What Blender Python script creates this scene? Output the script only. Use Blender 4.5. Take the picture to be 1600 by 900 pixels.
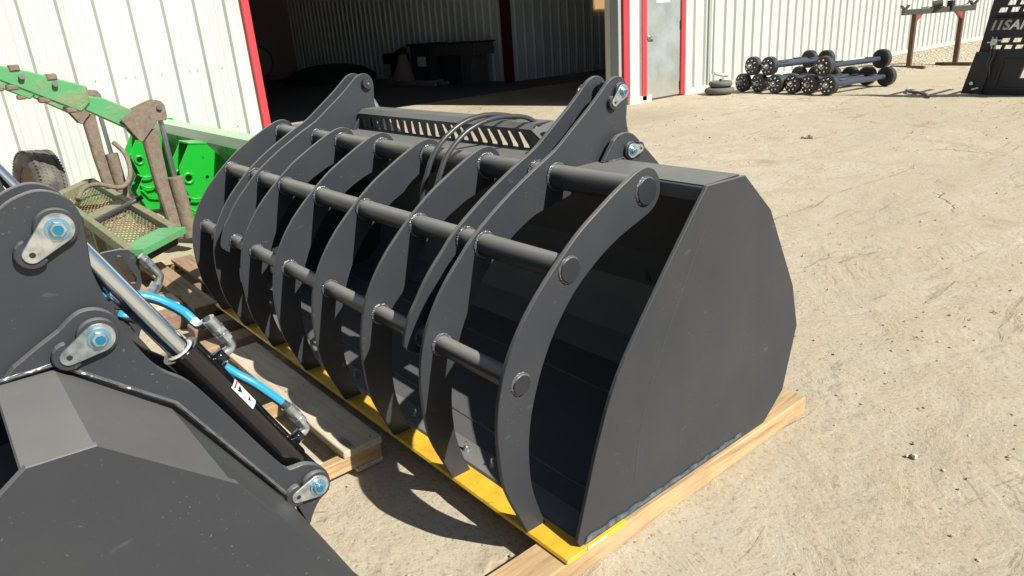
import bpy, bmesh, math, random
from mathutils import Vector, Matrix, noise
from mathutils.geometry import tessellate_polygon
random.seed(7)
for o in list(bpy.data.objects): bpy.data.objects.remove(o)
sc = bpy.context.scene
C = sc.collection
S = 0.84                       # working units -> metres, applied to everything at the end
W_, H_ = 1600, 900

# ------------------------------------------------------------------ camera
yaw, pitch, roll = -0.896452612, 0.357783083, -0.0721190412
fwd = Vector((math.sin(yaw)*math.cos(pitch), math.cos(yaw)*math.cos(pitch), -math.sin(pitch)))
rt = Vector((math.cos(yaw), -math.sin(yaw), 0)); up = rt.cross(fwd)
R_ = math.cos(roll)*rt + math.sin(roll)*up
U_ = -math.sin(roll)*rt + math.cos(roll)*up
cam = bpy.data.cameras.new('camera'); camo = bpy.data.objects.new('camera', cam); C.objects.link(camo)
cam.sensor_width = 36; cam.lens = 36*1100.2/1600; cam.clip_start = 0.05; cam.clip_end = 2000
M = Matrix((R_, U_, -fwd)).transposed().to_4x4(); M.translation = Vector((1.28577768, -1.22293853, 1.55020378))*S
camo.matrix_world = M
sc.camera = camo

# ------------------------------------------------------------------ sky, sun, exposure
SUN = Vector((1.0, 0.265, 1.0)).normalized()
world = bpy.data.worlds.new('World'); sc.world = world; world.use_nodes = True
wn = world.node_tree; bg = wn.nodes['Background']
sky = wn.nodes.new('ShaderNodeTexSky'); sky.sky_type = 'NISHITA'; sky.sun_disc = False
sky.sun_elevation = math.asin(SUN.z); sky.sun_rotation = math.atan2(SUN.x, SUN.y)
wn.links.new(sky.outputs[0], bg.inputs[0]); bg.inputs[1].default_value = 0.05
sl = bpy.data.lights.new('sun', 'SUN'); sl.energy = 5.0; sl.angle = math.radians(0.5); sl.color = (1, 0.95, 0.86)
so = bpy.data.objects.new('sun', sl); C.objects.link(so); so.location = (0, 0, 20)
so.rotation_euler = SUN.to_track_quat('Z', 'Y').to_euler()
sc.view_settings.view_transform = 'Standard'; sc.view_settings.look = 'None'
sc.view_settings.exposure = 0.55; sc.view_settings.gamma = 1.0
sc.cycles.max_bounces = 8; sc.cycles.diffuse_bounces = 4

G = -0.085                     # ground level

# ------------------------------------------------------------------ materials
def mat(name, col, rough=0.5, metal=0.0, spec=0.5, coat=0.0):
    m = bpy.data.materials.new(name); m.use_nodes = True
    b = m.node_tree.nodes['Principled BSDF']
    b.inputs['Base Color'].default_value = (*col, 1); b.inputs['Roughness'].default_value = rough
    b.inputs['Metallic'].default_value = metal; b.inputs['Specular IOR Level'].default_value = spec
    b.inputs['Coat Weight'].default_value = coat
    return m, m.node_tree, b
def N(t, k, **kw):
    n = t.nodes.new(k)
    for a, v in kw.items(): setattr(n, a, v)
    return n
def coords(t, scale=(1, 1, 1), geo=False):
    tc = N(t, 'ShaderNodeTexCoord'); mp = N(t, 'ShaderNodeMapping')
    mp.inputs['Scale'].default_value = scale
    t.links.new(tc.outputs['Object'], mp.inputs[0]); return mp.outputs[0]
def nz(t, vec, scale, detail=4, rough=0.5, dist=0.0):
    n = N(t, 'ShaderNodeTexNoise'); n.inputs['Scale'].default_value = scale; n.inputs['Detail'].default_value = detail
    n.inputs['Roughness'].default_value = rough; n.inputs['Distortion'].default_value = dist
    if vec is not None: t.links.new(vec, n.inputs['Vector'])
    return n.outputs['Fac']
def ramp(t, fac, stops, interp='LINEAR'):
    r = N(t, 'ShaderNodeValToRGB'); r.color_ramp.interpolation = interp
    e = r.color_ramp.elements
    while len(e) < len(stops): e.new(0.5)
    for i, (p, c) in enumerate(stops):
        e[i].position = p; e[i].color = (*c, 1) if len(c) == 3 else c
    t.links.new(fac, r.inputs[0]); return r.outputs[0]
def mix(t, fac, a, b, mode='MIX'):
    n = N(t, 'ShaderNodeMix', data_type='RGBA', blend_type=mode)
    for s, v in ((0, fac), (6, a), (7, b)):
        if isinstance(v, (int, float)): n.inputs[s].default_value = v
        elif isinstance(v, tuple): n.inputs[s].default_value = (*v, 1)
        else: t.links.new(v, n.inputs[s])
    return n.outputs[2]
def math_(t, op, a, b=None):
    n = N(t, 'ShaderNodeMath', operation=op)
    for s, v in ((0, a), (1, b)):
        if v is None: continue
        if isinstance(v, (int, float)): n.inputs[s].default_value = v
        else: t.links.new(v, n.inputs[s])
    return n.outputs[0]
def bump(t, b, h, strength=0.3, dist=0.01, normal=None):
    n = N(t, 'ShaderNodeBump'); n.inputs['Strength'].default_value = strength; n.inputs['Distance'].default_value = dist
    t.links.new(h, n.inputs['Height'])
    if normal is not None: t.links.new(normal, n.inputs['Normal'])
    t.links.new(n.outputs[0], b.inputs['Normal']); return n.outputs[0]

def black_paint(name, base=(0.034, 0.0375, 0.046), rough=0.40, dust=0.6, top=0.85, tc=(0.20, 0.20, 0.19)):
    m, t, b = mat(name, base, rough, 0, 0.32)
    v = coords(t)
    cloud = ramp(t, nz(t, v, 2.3, 5, 0.6), [(0.35, (0, 0, 0)), (0.75, (1, 1, 1))])
    speck = ramp(t, nz(t, v, 130, 2, 0.5), [(0.685, (0, 0, 0)), (0.73, (1, 1, 1))])
    big = ramp(t, nz(t, v, 9, 2), [(0.45, (0, 0, 0)), (0.62, (1, 1, 1))])
    c1 = mix(t, math_(t, 'MULTIPLY', cloud, 0.30*dust), base, (0.11, 0.11, 0.10))
    c2 = mix(t, math_(t, 'MULTIPLY', math_(t, 'MULTIPLY', speck, big), 0.6*dust), c1, (0.25, 0.24, 0.21))
    sc_ = N(t, 'ShaderNodeMapping'); sc_.inputs['Scale'].default_value = (9, 1.2, 3); sc_.inputs['Rotation'].default_value = (0.7, 0.2, 0.3)
    t.links.new(v, sc_.inputs[0])
    scr = ramp(t, nz(t, sc_.outputs[0], 14, 2, 0.4), [(0.735, (0, 0, 0)), (0.76, (1, 1, 1))])
    c3 = mix(t, math_(t, 'MULTIPLY', scr, 0.22*dust), c2, (0.2, 0.2, 0.2))
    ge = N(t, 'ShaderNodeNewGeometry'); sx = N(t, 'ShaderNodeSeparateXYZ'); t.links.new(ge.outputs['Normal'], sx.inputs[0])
    up_sheen = ramp(t, sx.outputs['Z'], [(0.35, (0, 0, 0)), (0.95, (1, 1, 1))])      # sky and wall sheen painted as paler colour on faces that look up
    c4 = mix(t, math_(t, 'MULTIPLY', math_(t, 'MULTIPLY', up_sheen, math_(t, 'ADD', math_(t, 'MULTIPLY', nz(t, v, 5, 5, 0.6), 0.6), 0.6)), top), c3, tc)
    t.links.new(c4, b.inputs['Base Color'])
    r = math_(t, 'ADD', math_(t, 'MULTIPLY', nz(t, v, 6, 6, 0.65), 0.22), rough-0.08)
    t.links.new(r, b.inputs['Roughness'])
    bump(t, b, nz(t, v, 240, 2), 0.06, 0.002)
    return m
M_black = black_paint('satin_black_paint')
M_tube = black_paint('black_tube_paint', (0.022, 0.024, 0.030), 0.34, 0.4, 0.95, (0.24, 0.235, 0.22))  # darker base, stronger sheen painted on the tube tops
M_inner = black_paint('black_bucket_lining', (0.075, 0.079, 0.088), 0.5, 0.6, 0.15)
M_gloss = mat('gloss_black_cylinder', (0.006, 0.006, 0.007), 0.12, 0, 0.5, 0.6)[0]
M_rubber = mat('black_hose_rubber', (0.05, 0.052, 0.055), 0.33)[0]
M_dark = mat('flat_black_edge', (0.015, 0.015, 0.016), 0.6)[0]

m, t, b = mat('weld_bead', (0.14, 0.145, 0.155), 0.28, 0.4); M_weld = m
v = coords(t); w = N(t, 'ShaderNodeTexWave'); w.inputs['Scale'].default_value = 40; w.inputs['Distortion'].default_value = 3
t.links.new(v, w.inputs[0]); bump(t, b, w.outputs[1], 0.7, 0.006)
m, t, b = mat('bright_weld', (0.22, 0.26, 0.30), 0.35, 0.5); M_weld2 = m
v = coords(t); c = ramp(t, nz(t, v, 40, 4), [(0.3, (0.06, 0.08, 0.10)), (0.65, (0.20, 0.25, 0.30))]); t.links.new(c, b.inputs['Base Color'])
bump(t, b, nz(t, v, 90, 3), 0.8, 0.006)

m, t, b = mat('chrome_rod', (0.80, 0.87, 0.96), 0.17, 1.0); M_chrome = m
M_pin = mat('black_oxide_pin', (0.06, 0.06, 0.065), 0.35, 0.5)[0]
m, t, b = mat('zinc_plating', (0.55, 0.60, 0.62), 0.3, 0.85); M_zinc = m
v = coords(t); c = ramp(t, nz(t, v, 60, 3), [(0.35, (0.34, 0.40, 0.44)), (0.65, (0.68, 0.72, 0.72))]); t.links.new(c, b.inputs['Base Color'])
M_cream = mat('cream_wiper_seal', (0.55, 0.53, 0.45), 0.4)[0]
M_zincb = mat('blue_zinc_washer', (0.25, 0.5, 0.72), 0.25, 0.8)[0]
M_bluebolt = mat('blue_bolt_head', (0.02, 0.22, 0.42), 0.3, 0.5)[0]
M_cyan = mat('cyan_hose_stripe', (0.015, 0.27, 0.46), 0.35)[0]
M_white = mat('white_print', (0.75, 0.78, 0.78), 0.4)[0]
M_redprint = mat('red_print', (0.5, 0.03, 0.03), 0.5)[0]
M_ink = mat('black_print', (0.02, 0.02, 0.02), 0.5)[0]

m, t, b = mat('yellow_edge_paint', (0.72, 0.43, 0.03), 0.38); M_yellow = m
v = coords(t); c = ramp(t, nz(t, v, 12, 6, 0.7), [(0.3, (0.55, 0.33, 0.03)), (0.55, (0.74, 0.45, 0.035)), (0.75, (0.80, 0.52, 0.08))])
c = mix(t, math_(t, 'MULTIPLY', ramp(t, nz(t, v, 28, 5, 0.7), [(0.62, (0, 0, 0)), (0.68, (1, 1, 1))]), 0.8), c, (0.26, 0.19, 0.08))
c = mix(t, math_(t, 'MULTIPLY', ramp(t, nz(t, v, 4, 5, 0.7), [(0.5, (0, 0, 0)), (0.7, (1, 1, 1))]), 0.35), c, (0.45, 0.33, 0.13)); t.links.new(c, b.inputs['Base Color'])

def wood(name, axis, light, dark, grey=0.0):
    m, t, b = mat(name, light, 0.75, 0, 0.3)
    sc3 = [14, 14, 14]; sc3[axis] = 0.8
    v = coords(t, tuple(sc3)); v1 = coords(t)
    g1 = nz(t, v, 3.0, 6, 0.65, 0.6); g2 = nz(t, v, 14, 3, 0.6)
    c = ramp(t, g1, [(0.3, dark), (0.5, light), (0.75, tuple(min(1, x*1.15) for x in light))])
    c = mix(t, math_(t, 'MULTIPLY', ramp(t, g2, [(0.55, (0, 0, 0)), (0.75, (1, 1, 1))]), 0.35), c, dark)
    st = ramp(t, nz(t, v1, 3.5, 4, 0.6), [(0.45, (0, 0, 0)), (0.7, (1, 1, 1))])
    c = mix(t, math_(t, 'MULTIPLY', st, 0.35), c, tuple(x*0.5 for x in dark))
    kn = N(t, 'ShaderNodeTexVoronoi'); kn.inputs['Scale'].default_value = 1.0; sk3 = [9, 9, 9]; sk3[axis] = 3.2; t.links.new(coords(t, tuple(sk3)), kn.inputs['Vector'])
    c = mix(t, math_(t, 'MULTIPLY', ramp(t, kn.outputs['Distance'], [(0.10, (1, 1, 1)), (0.17, (0, 0, 0))]), 0.8), c, tuple(x*0.45 for x in dark))
    t.links.new(c, b.inputs['Base Color'])
    bump(t, b, g1, 0.5, 0.006)
    return m
M_woody = wood('pine_board_lengthwise', 1, (0.52, 0.365, 0.20), (0.30, 0.19, 0.10))
M_woodx = wood('pine_board_crosswise', 0, (0.56, 0.49, 0.38), (0.36, 0.30, 0.22))
M_woodold = wood('weathered_board', 0, (0.36, 0.25, 0.165), (0.17, 0.115, 0.075))
M_wooddk = wood('weathered_board_lengthwise', 1, (0.30, 0.21, 0.14), (0.14, 0.09, 0.06))

def ground_mat():
    m, t, b = mat('packed_dirt', (0.4, 0.33, 0.22), 0.92, 0, 0.15)
    v = coords(t)
    vs = coords(t, (0.55, 0.22, 1))
    big = nz(t, vs, 0.8, 5, 0.6, 0.4)
    c = ramp(t, big, [(0.30, (0.36, 0.32, 0.245)), (0.5, (0.445, 0.398, 0.308)), (0.72, (0.495, 0.452, 0.362))])
    med = nz(t, v, 3.2, 8, 0.68, 0.6)
    c = mix(t, ramp(t, med, [(0.42, (0, 0, 0)), (0.68, (1, 1, 1))]), c, (0.41, 0.345, 0.24))
    # damp brown stains, isolated
    stn = ramp(t, nz(t, v, 1.7, 3, 0.5), [(0.64, (0, 0, 0)), (0.72, (1, 1, 1))])
    c = mix(t, math_(t, 'MULTIPLY', stn, 0.45), c, (0.27, 0.185, 0.10))
    # fine grit
    gr = nz(t, v, 55, 6, 0.75)
    c = mix(t, math_(t, 'MULTIPLY', ramp(t, gr, [(0.36, (1, 1, 1)), (0.46, (0, 0, 0))]), 0.75), c, (0.24, 0.185, 0.11))
    c = mix(t, math_(t, 'MULTIPLY', ramp(t, nz(t, v, 38, 3, 0.5), [(0.25, (1, 1, 1)), (0.29, (0, 0, 0))]), 0.6), c, (0.18, 0.14, 0.09))
    c = mix(t, math_(t, 'MULTIPLY', ramp(t, nz(t, v, 120, 3, 0.6), [(0.60, (0, 0, 0)), (0.70, (1, 1, 1))]), 0.5), c, (0.66, 0.60, 0.49))
    # dark drag streaks running along the yard
    vw = coords(t, (2.6, 0.5, 1))
    sk = ramp(t, nz(t, vw, 2.4, 8, 0.72, 1.2), [(0.60, (0, 0, 0)), (0.68, (1, 1, 1))])
    c = mix(t, math_(t, 'MULTIPLY', sk, 0.35), c, (0.29, 0.235, 0.165))
    # cracks
    vd = N(t, 'ShaderNodeMix', data_type='VECTOR')
    nn = N(t, 'ShaderNodeTexNoise'); nn.inputs['Scale'].default_value = 1.6; nn.inputs['Detail'].default_value = 5
    t.links.new(v, nn.inputs['Vector']); t.links.new(v, vd.inputs[4]); t.links.new(nn.outputs['Color'], vd.inputs[5]); vd.inputs[0].default_value = 0.45
    vo = N(t, 'ShaderNodeTexVoronoi', feature='DISTANCE_TO_EDGE'); vo.inputs['Scale'].default_value = 1.3
    t.links.new(vd.outputs[1], vo.inputs['Vector'])
    ck = ramp(t, vo.outputs['Distance'], [(0.0, (1, 1, 1)), (0.012, (0, 0, 0))])
    ckm = math_(t, 'MULTIPLY', ck, ramp(t, nz(t, v, 0.9, 3), [(0.53, (0, 0, 0)), (0.63, (1, 1, 1))]))
    c = mix(t, math_(t, 'MULTIPLY', ckm, 0.6), c, (0.17, 0.12, 0.07))
    t.links.new(c, b.inputs['Base Color'])
    # small flakes of dried mud
    fl = N(t, 'ShaderNodeTexVoronoi', feature='F1'); fl.inputs['Scale'].default_value = 16; fl.inputs['Randomness'].default_value = 1
    vd2 = N(t, 'ShaderNodeMix', data_type='VECTOR'); vd2.inputs[0].default_value = 0.12
    t.links.new(v, vd2.inputs[4]); nn2 = N(t, 'ShaderNodeTexNoise'); nn2.inputs['Scale'].default_value = 7; nn2.inputs['Detail'].default_value = 6; t.links.new(v, nn2.inputs['Vector'])
    t.links.new(nn2.outputs['Color'], vd2.inputs[5]); t.links.new(vd2.outputs[1], fl.inputs['Vector'])
    flm = math_(t, 'MULTIPLY', ramp(t, fl.outputs['Distance'], [(0.1, (1, 1, 1)), (0.55, (0, 0, 0))]), ramp(t, nz(t, v, 1.3, 4), [(0.42, (0, 0, 0)), (0.62, (1, 1, 1))]))
    sx = N(t, 'ShaderNodeSeparateXYZ'); t.links.new(v, sx.inputs[0])
    def lane(c0, k, hw):
        d_ = math_(t, 'ABSOLUTE', math_(t, 'SUBTRACT', math_(t, 'SUBTRACT', sx.outputs['X'], c0), math_(t, 'MULTIPLY', sx.outputs['Y'], k)))
        return ramp(t, d_, [(hw*0.8, (1, 1, 1)), (hw, (0, 0, 0))])
    ln = math_(t, 'ADD', lane(0.25, 0.35, 0.16), math_(t, 'ADD', lane(2.4, 0.1, 0.2), lane(-1.2, 0.25, 0.2)))
    wv = N(t, 'ShaderNodeTexWave', bands_direction='DIAGONAL'); wv.inputs['Scale'].default_value = 4.5; wv.inputs['Distortion'].default_value = 4; wv.inputs['Detail'].default_value = 3; t.links.new(v, wv.inputs[0])
    trd = math_(t, 'MULTIPLY', math_(t, 'MULTIPLY', ramp(t, wv.outputs[1], [(0.35, (0, 0, 0)), (0.6, (1, 1, 1))]), ln), ramp(t, nz(t, v, 2.1, 3), [(0.45, (0, 0, 0)), (0.6, (1, 1, 1))]))
    h = math_(t, 'ADD', math_(t, 'MULTIPLY', med, 1.0), math_(t, 'MULTIPLY', gr, 0.16))
    h = math_(t, 'ADD', h, math_(t, 'MULTIPLY', flm, 0.22))
    h = math_(t, 'ADD', h, math_(t, 'MULTIPLY', trd, 0.10))
    h = math_(t, 'SUBTRACT', h, math_(t, 'MULTIPLY', ckm, 0.5))
    h = math_(t, 'SUBTRACT', h, math_(t, 'MULTIPLY', sk, 0.25))
    # tyre tread chevrons pressed into the dirt in one lane
    bump(t, b, h, 0.8, 0.028)
    return m
M_ground = ground_mat()
m, t, b = mat('grey_gravel', (0.3, 0.27, 0.22), 0.9, 0, 0.2); M_gravel = m
v = coords(t); vo = N(t, 'ShaderNodeTexVoronoi'); vo.inputs['Scale'].default_value = 20; t.links.new(v, vo.inputs['Vector'])
c = ramp(t, vo.outputs['Color'], [(0.1, (0.34, 0.29, 0.21)), (0.5, (0.44, 0.39, 0.29)), (0.9, (0.54, 0.49, 0.39))]); t.links.new(c, b.inputs['Base Color'])
bump(t, b, vo.outputs['Distance'], 0.9, 0.05)
m, t, b = mat('stone', (0.42, 0.37, 0.30), 0.85, 0, 0.2); M_stone = m
inf = N(t, 'ShaderNodeObjectInfo'); v = coords(t)
c = ramp(t, nz(t, v, 5, 2), [(0.3, (0.20, 0.15, 0.10)), (0.5, (0.42, 0.34, 0.24)), (0.7, (0.6, 0.54, 0.44))]); t.links.new(c, b.inputs['Base Color'])

def wallmat(name, c0, c1, dirt=0.3):
    m, t, b = mat(name, c0, 0.45, 0, 0.4)
    v = coords(t, (1, 1, 0.25)); c = ramp(t, nz(t, v, 1.3, 4, 0.6), [(0.35, c1), (0.65, c0)])
    sp = N(t, 'ShaderNodeSeparateXYZ'); t.links.new(coords(t), sp.inputs[0])
    lo = ramp(t, math_(t, 'ADD', sp.outputs['Z'], math_(t, 'MULTIPLY', nz(t, coords(t), 3, 4), 0.3)), [(0.05, (1, 1, 1)), (0.35, (0, 0, 0))])
    c = mix(t, math_(t, 'MULTIPLY', lo, dirt), c, (0.45, 0.38, 0.26))
    t.links.new(c, b.inputs['Base Color']); return m
M_wall = wallmat('white_steel_siding', (0.56, 0.59, 0.55), (0.48, 0.52, 0.49))
M_inwall = wallmat('grey_interior_liner', (0.72, 0.80, 0.88), (0.60, 0.67, 0.74), 0.1)
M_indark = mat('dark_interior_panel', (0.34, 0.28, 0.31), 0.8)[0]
M_red = mat('red_steel_trim', (0.50, 0.045, 0.06), 0.4)[0]
M_redcol = mat('dark_red_column', (0.10, 0.02, 0.022), 0.6)[0]
m, t, b = mat('grey_door_paint', (0.30, 0.34, 0.34), 0.4); M_door = m
v = coords(t); c = ramp(t, nz(t, v, 2.4, 6, 0.65), [(0.3, (0.22, 0.25, 0.22)), (0.6, (0.31, 0.35, 0.35))])
sp = N(t, 'ShaderNodeSeparateXYZ'); t.links.new(v, sp.inputs[0])
c = mix(t, math_(t, 'MULTIPLY', ramp(t, math_(t, 'ADD', sp.outputs['Z'], math_(t, 'MULTIPLY', nz(t, v, 5, 5), 0.5)), [(0.35, (1, 1, 1)), (0.75, (0, 0, 0))]), 0.5), c, (0.34, 0.31, 0.22))
t.links.new(c, b.inputs['Base Color'])
M_jamb = mat('grey_jamb_flashing', (0.30, 0.34, 0.35), 0.5)[0]
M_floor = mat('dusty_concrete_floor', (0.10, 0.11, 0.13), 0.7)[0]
M_roof = mat('dull_roof_sheet', (0.25, 0.25, 0.25), 0.7)[0]

def paint_dirt(name, paint, mud, lo, hi, rough=0.5, scale=3.0):
    m, t, b = mat(name, paint, rough)
    v = coords(t); f = ramp(t, nz(t, v, scale, 8, 0.7, 0.5), [(lo, (0, 0, 0)), (hi, (1, 1, 1))])
    mc = ramp(t, nz(t, v, 30, 5, 0.7), [(0.3, tuple(x*0.7 for x in mud)), (0.7, tuple(x*1.2 for x in mud))])
    c = mix(t, f, paint, mc); t.links.new(c, b.inputs['Base Color'])
    r = math_(t, 'ADD', math_(t, 'MULTIPLY', f, 0.5), rough*0.7); t.links.new(r, b.inputs['Roughness'])
    bump(t, b, math_(t, 'MULTIPLY', f, nz(t, v, 40, 5)), 0.5, 0.01); return m
M_green = paint_dirt('bright_green_paint', (0.012, 0.36, 0.03), (0.07, 0.15, 0.05), 0.60, 0.72, 0.35)
M_greenold = paint_dirt('faded_green_paint', (0.09, 0.32, 0.13), (0.24, 0.22, 0.13), 0.50, 0.66, 0.55, 2.5)
M_greentray = paint_dirt('dull_green_tray_paint', (0.11, 0.30, 0.10), (0.22, 0.20, 0.13), 0.30, 0.52, 0.55, 3)
M_greensheet = paint_dirt('dusty_green_sheet', (0.06, 0.30, 0.09), (0.24, 0.30, 0.22), 0.45, 0.62, 0.3, 1.6)
M_mud = paint_dirt('dried_mud', (0.06, 0.26, 0.05), (0.20, 0.16, 0.122), 0.31, 0.36, 0.75, 4)
M_steel = mat('dull_steel_rod', (0.42, 0.45, 0.48), 0.3, 0.9)[0]
m, t, b = mat('tyre_rubber', (0.05, 0.05, 0.05), 0.8); M_tyre = m
v = coords(t); c = ramp(t, nz(t, v, 8, 4), [(0.35, (0.055, 0.053, 0.05)), (0.7, (0.16, 0.15, 0.13))]); t.links.new(c, b.inputs['Base Color'])
M_rust = mat('brown_rusty_rim', (0.16, 0.07, 0.04), 0.7, 0.3)[0]
M_drum = mat('black_brake_drum', (0.055, 0.057, 0.06), 0.38, 0.3)[0]
M_axtube = mat('dark_blue_grey_axle', (0.075, 0.09, 0.12), 0.3, 0.4)[0]
M_stud = mat('bright_stud', (0.75, 0.76, 0.76), 0.25, 0.9)[0]
m, t, b = mat('rusty_steel', (0.16, 0.075, 0.04), 0.8, 0.2); M_rusty = m
v = coords(t); c = ramp(t, nz(t, v, 9, 5), [(0.35, (0.075, 0.062, 0.048)), (0.62, (0.17, 0.085, 0.05))]); t.links.new(c, b.inputs['Base Color'])
M_rack = mat('grey_olive_steel', (0.075, 0.075, 0.062), 0.65, 0.2)[0]
M_rackred = mat('faded_red_gusset', (0.35, 0.09, 0.06), 0.6)[0]
M_hay = wood('dry_straw', 0, (0.62, 0.48, 0.27), (0.36, 0.26, 0.13))
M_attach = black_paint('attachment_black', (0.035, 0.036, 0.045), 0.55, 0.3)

# ------------------------------------------------------------------ mesh helpers
class MB:
    def __init__(s): s.v = []; s.f = []; s.sm = []
    def add(s, vs, fs, smooth=False):
        n = len(s.v); s.v += [tuple(p) for p in vs]; s.f += [tuple(i+n for i in f) for f in fs]; s.sm += [smooth]*len(fs); return s
    def box(s, a, b_):
        (x0, y0, z0), (x1, y1, z1) = a, b_
        vs = [(x, y, z) for z in (z0, z1) for y in (y0, y1) for x in (x0, x1)]
        return s.add(vs, [(0, 2, 3, 1), (4, 5, 7, 6), (0, 1, 5, 4), (2, 6, 7, 3), (0, 4, 6, 2), (1, 3, 7, 5)])
    def bar(s, p, q, w, h, upv=(0, 0, 1)):
        p, q = Vector(p), Vector(q); d = (q-p).normalized(); u = Vector(upv)
        if abs(d.dot(u)) > 0.98: u = Vector((0, 1, 0))
        r = d.cross(u).normalized(); u = r.cross(d)
        vs = [c + r*sx*w/2 + u*sz*h/2 for c in (p, q) for sx, sz in ((-1, -1), (1, -1), (1, 1), (-1, 1))]
        return s.add(vs, [(3, 2, 1, 0), (4, 5, 6, 7), (0, 1, 5, 4), (1, 2, 6, 5), (2, 3, 7, 6), (3, 0, 4, 7)])
    def cyl(s, p, q, r, r2=None, n=24, caps=True):
        p, q = Vector(p), Vector(q); d = (q-p).normalized(); a = d.orthogonal().normalized(); b_ = d.cross(a)
        r2 = r if r2 is None else r2
        vs = [p + (a*math.cos(k*math.tau/n)+b_*math.sin(k*math.tau/n))*r for k in range(n)] + \
             [q + (a*math.cos(k*math.tau/n)+b_*math.sin(k*math.tau/n))*r2 for k in range(n)]
        s.add(vs, [(k, (k+1) % n, n+(k+1) % n, n+k) for k in range(n)], True)
        if caps:
            s.add(vs[:n], [tuple(range(n))[::-1]]); s.add(vs[n:], [tuple(range(n))])
        return s
    def tube(s, pts, r, n=12, caps=True, ell=None):
        pts = [Vector(p) for p in pts]; rings = []; a = None
        for i, p in enumerate(pts):
            d = (pts[min(i+1, len(pts)-1)]-pts[max(i-1, 0)]).normalized()
            if a is None: a = d.orthogonal().normalized()
            a = (a-d*a.dot(d)).normalized(); b_ = d.cross(a)
            rr = r[i] if isinstance(r, (list, tuple)) else r
            rings.append([p+(a*math.cos(k*math.tau/n)+b_*math.sin(k*math.tau/n))*rr for k in range(n)])
        vs = [q for g in rings for q in g]
        s.add(vs, [(i*n+k, i*n+(k+1) % n, (i+1)*n+(k+1) % n, (i+1)*n+k) for i in range(len(pts)-1) for k in range(n)], True)
        if caps: s.add(rings[0], [tuple(range(n))[::-1]]); s.add(rings[-1], [tuple(range(n))])
        return s
    def torus(s, c, ax, R, r, n=36, m=8, jit=0.0):
        c = Vector(c); ax = Vector(ax).normalized(); a = ax.orthogonal().normalized(); b_ = ax.cross(a)
        vs = []
        for i in range(n):
            th = i*math.tau/n; dr = a*math.cos(th)+b_*math.sin(th); rj = r*(1+jit*math.sin(i*2.9)+jit*random.uniform(-1, 1))
            for k in range(m):
                ph = k*math.tau/m; vs.append(c+dr*(R+rj*math.cos(ph))+ax*rj*math.sin(ph))
        return s.add(vs, [(i*m+k, ((i+1) % n)*m+k, ((i+1) % n)*m+(k+1) % m, i*m+(k+1) % m) for i in range(n) for k in range(m)], True)
    def lathe(s, c, ax, prof, n=32):        # prof = (dist along axis, radius)
        c = Vector(c); ax = Vector(ax).normalized(); a = ax.orthogonal().normalized(); b_ = ax.cross(a)
        vs = [c+ax*h+(a*math.cos(k*math.tau/n)+b_*math.sin(k*math.tau/n))*r for h, r in prof for k in range(n)]
        s.add(vs, [(i*n+k, i*n+(k+1) % n, (i+1)*n+(k+1) % n, (i+1)*n+k) for i in range(len(prof)-1) for k in range(n)], False)
        s.add(vs[:n], [tuple(range(n))[::-1]]); s.add(vs[-n:], [tuple(range(n))]); return s
    def plate(s, outer, t0, t1, holes=(), ax='x'):
        """polygon extruded along ax between t0 and t1; polygon coords are the other two axes in order"""
        def P(u, w, d):
            return {'x': (d, u, w), 'y': (u, d, w), 'z': (u, w, d)}[ax]
        loops = [list(outer)]+[list(h) for h in holes]
        tri = tessellate_polygon([[Vector((u, w, 0)) for u, w in l] for l in loops])
        flat = [p for l in loops for p in l]; n = len(flat)
        area = lambda l: sum(l[i][0]*l[(i+1) % len(l)][1]-l[(i+1) % len(l)][0]*l[i][1] for i in range(len(l)))
        if not holes:
            idx = tuple(range(n)); capf = [idx]
        else: capf = [tuple(x) for x in tri]
        vs = [P(u, w, t0) for u, w in flat]+[P(u, w, t1) for u, w in flat]
        fs = [tuple(f[::-1]) for f in capf]+[tuple(i+n for i in f) for f in capf]
        k = 0
        for l in loops:
            m = len(l)
            for i in range(m):
                a, b_ = k+i, k+(i+1) % m; fs.append((a, b_, b_+n, a+n))
            k += m
        return s.add(vs, fs)
    def obj(s, name, material, parent=None, bevel=0.0, seg=1, recalc=True):
        me = bpy.data.meshes.new(name); me.from_pydata(s.v, [], s.f)
        me.polygons.foreach_set('use_smooth', s.sm); me.update()
        if recalc or bevel:
            bm = bmesh.new(); bm.from_mesh(me); bmesh.ops.remove_doubles(bm, verts=bm.verts, dist=1e-6)
            bmesh.ops.recalc_face_normals(bm, faces=bm.faces)
            if bevel:
                ed = [e for e in bm.edges if len(e.link_faces) == 2 and e.calc_face_angle(0) > math.radians(50)]
                bmesh.ops.bevel(bm, geom=ed, offset=bevel, segments=seg, affect='EDGES', clamp_overlap=True)
            for e in bm.edges:
                if len(e.link_faces) == 2 and e.calc_face_angle(0) > math.radians(38): e.smooth = False
            bm.to_mesh(me); bm.free()
        me.materials.append(material)
        o = bpy.data.objects.new(name, me); C.objects.link(o)
        if parent is not None: o.parent = parent
        return o
def tag(o, label=None, cat=None, group=None, kind=None):
    for k, v in (('label', label), ('category', cat), ('group', group), ('kind', kind)):
        if v: o[k] = v
    return o
def thing(name, label, cat, loc=(0, 0, 0), rz=0, group=None):
    o = bpy.data.objects.new(name, None); C.objects.link(o); o.location = loc; o.rotation_euler = (0, 0, rz)
    return tag(o, label, cat, group)
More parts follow.
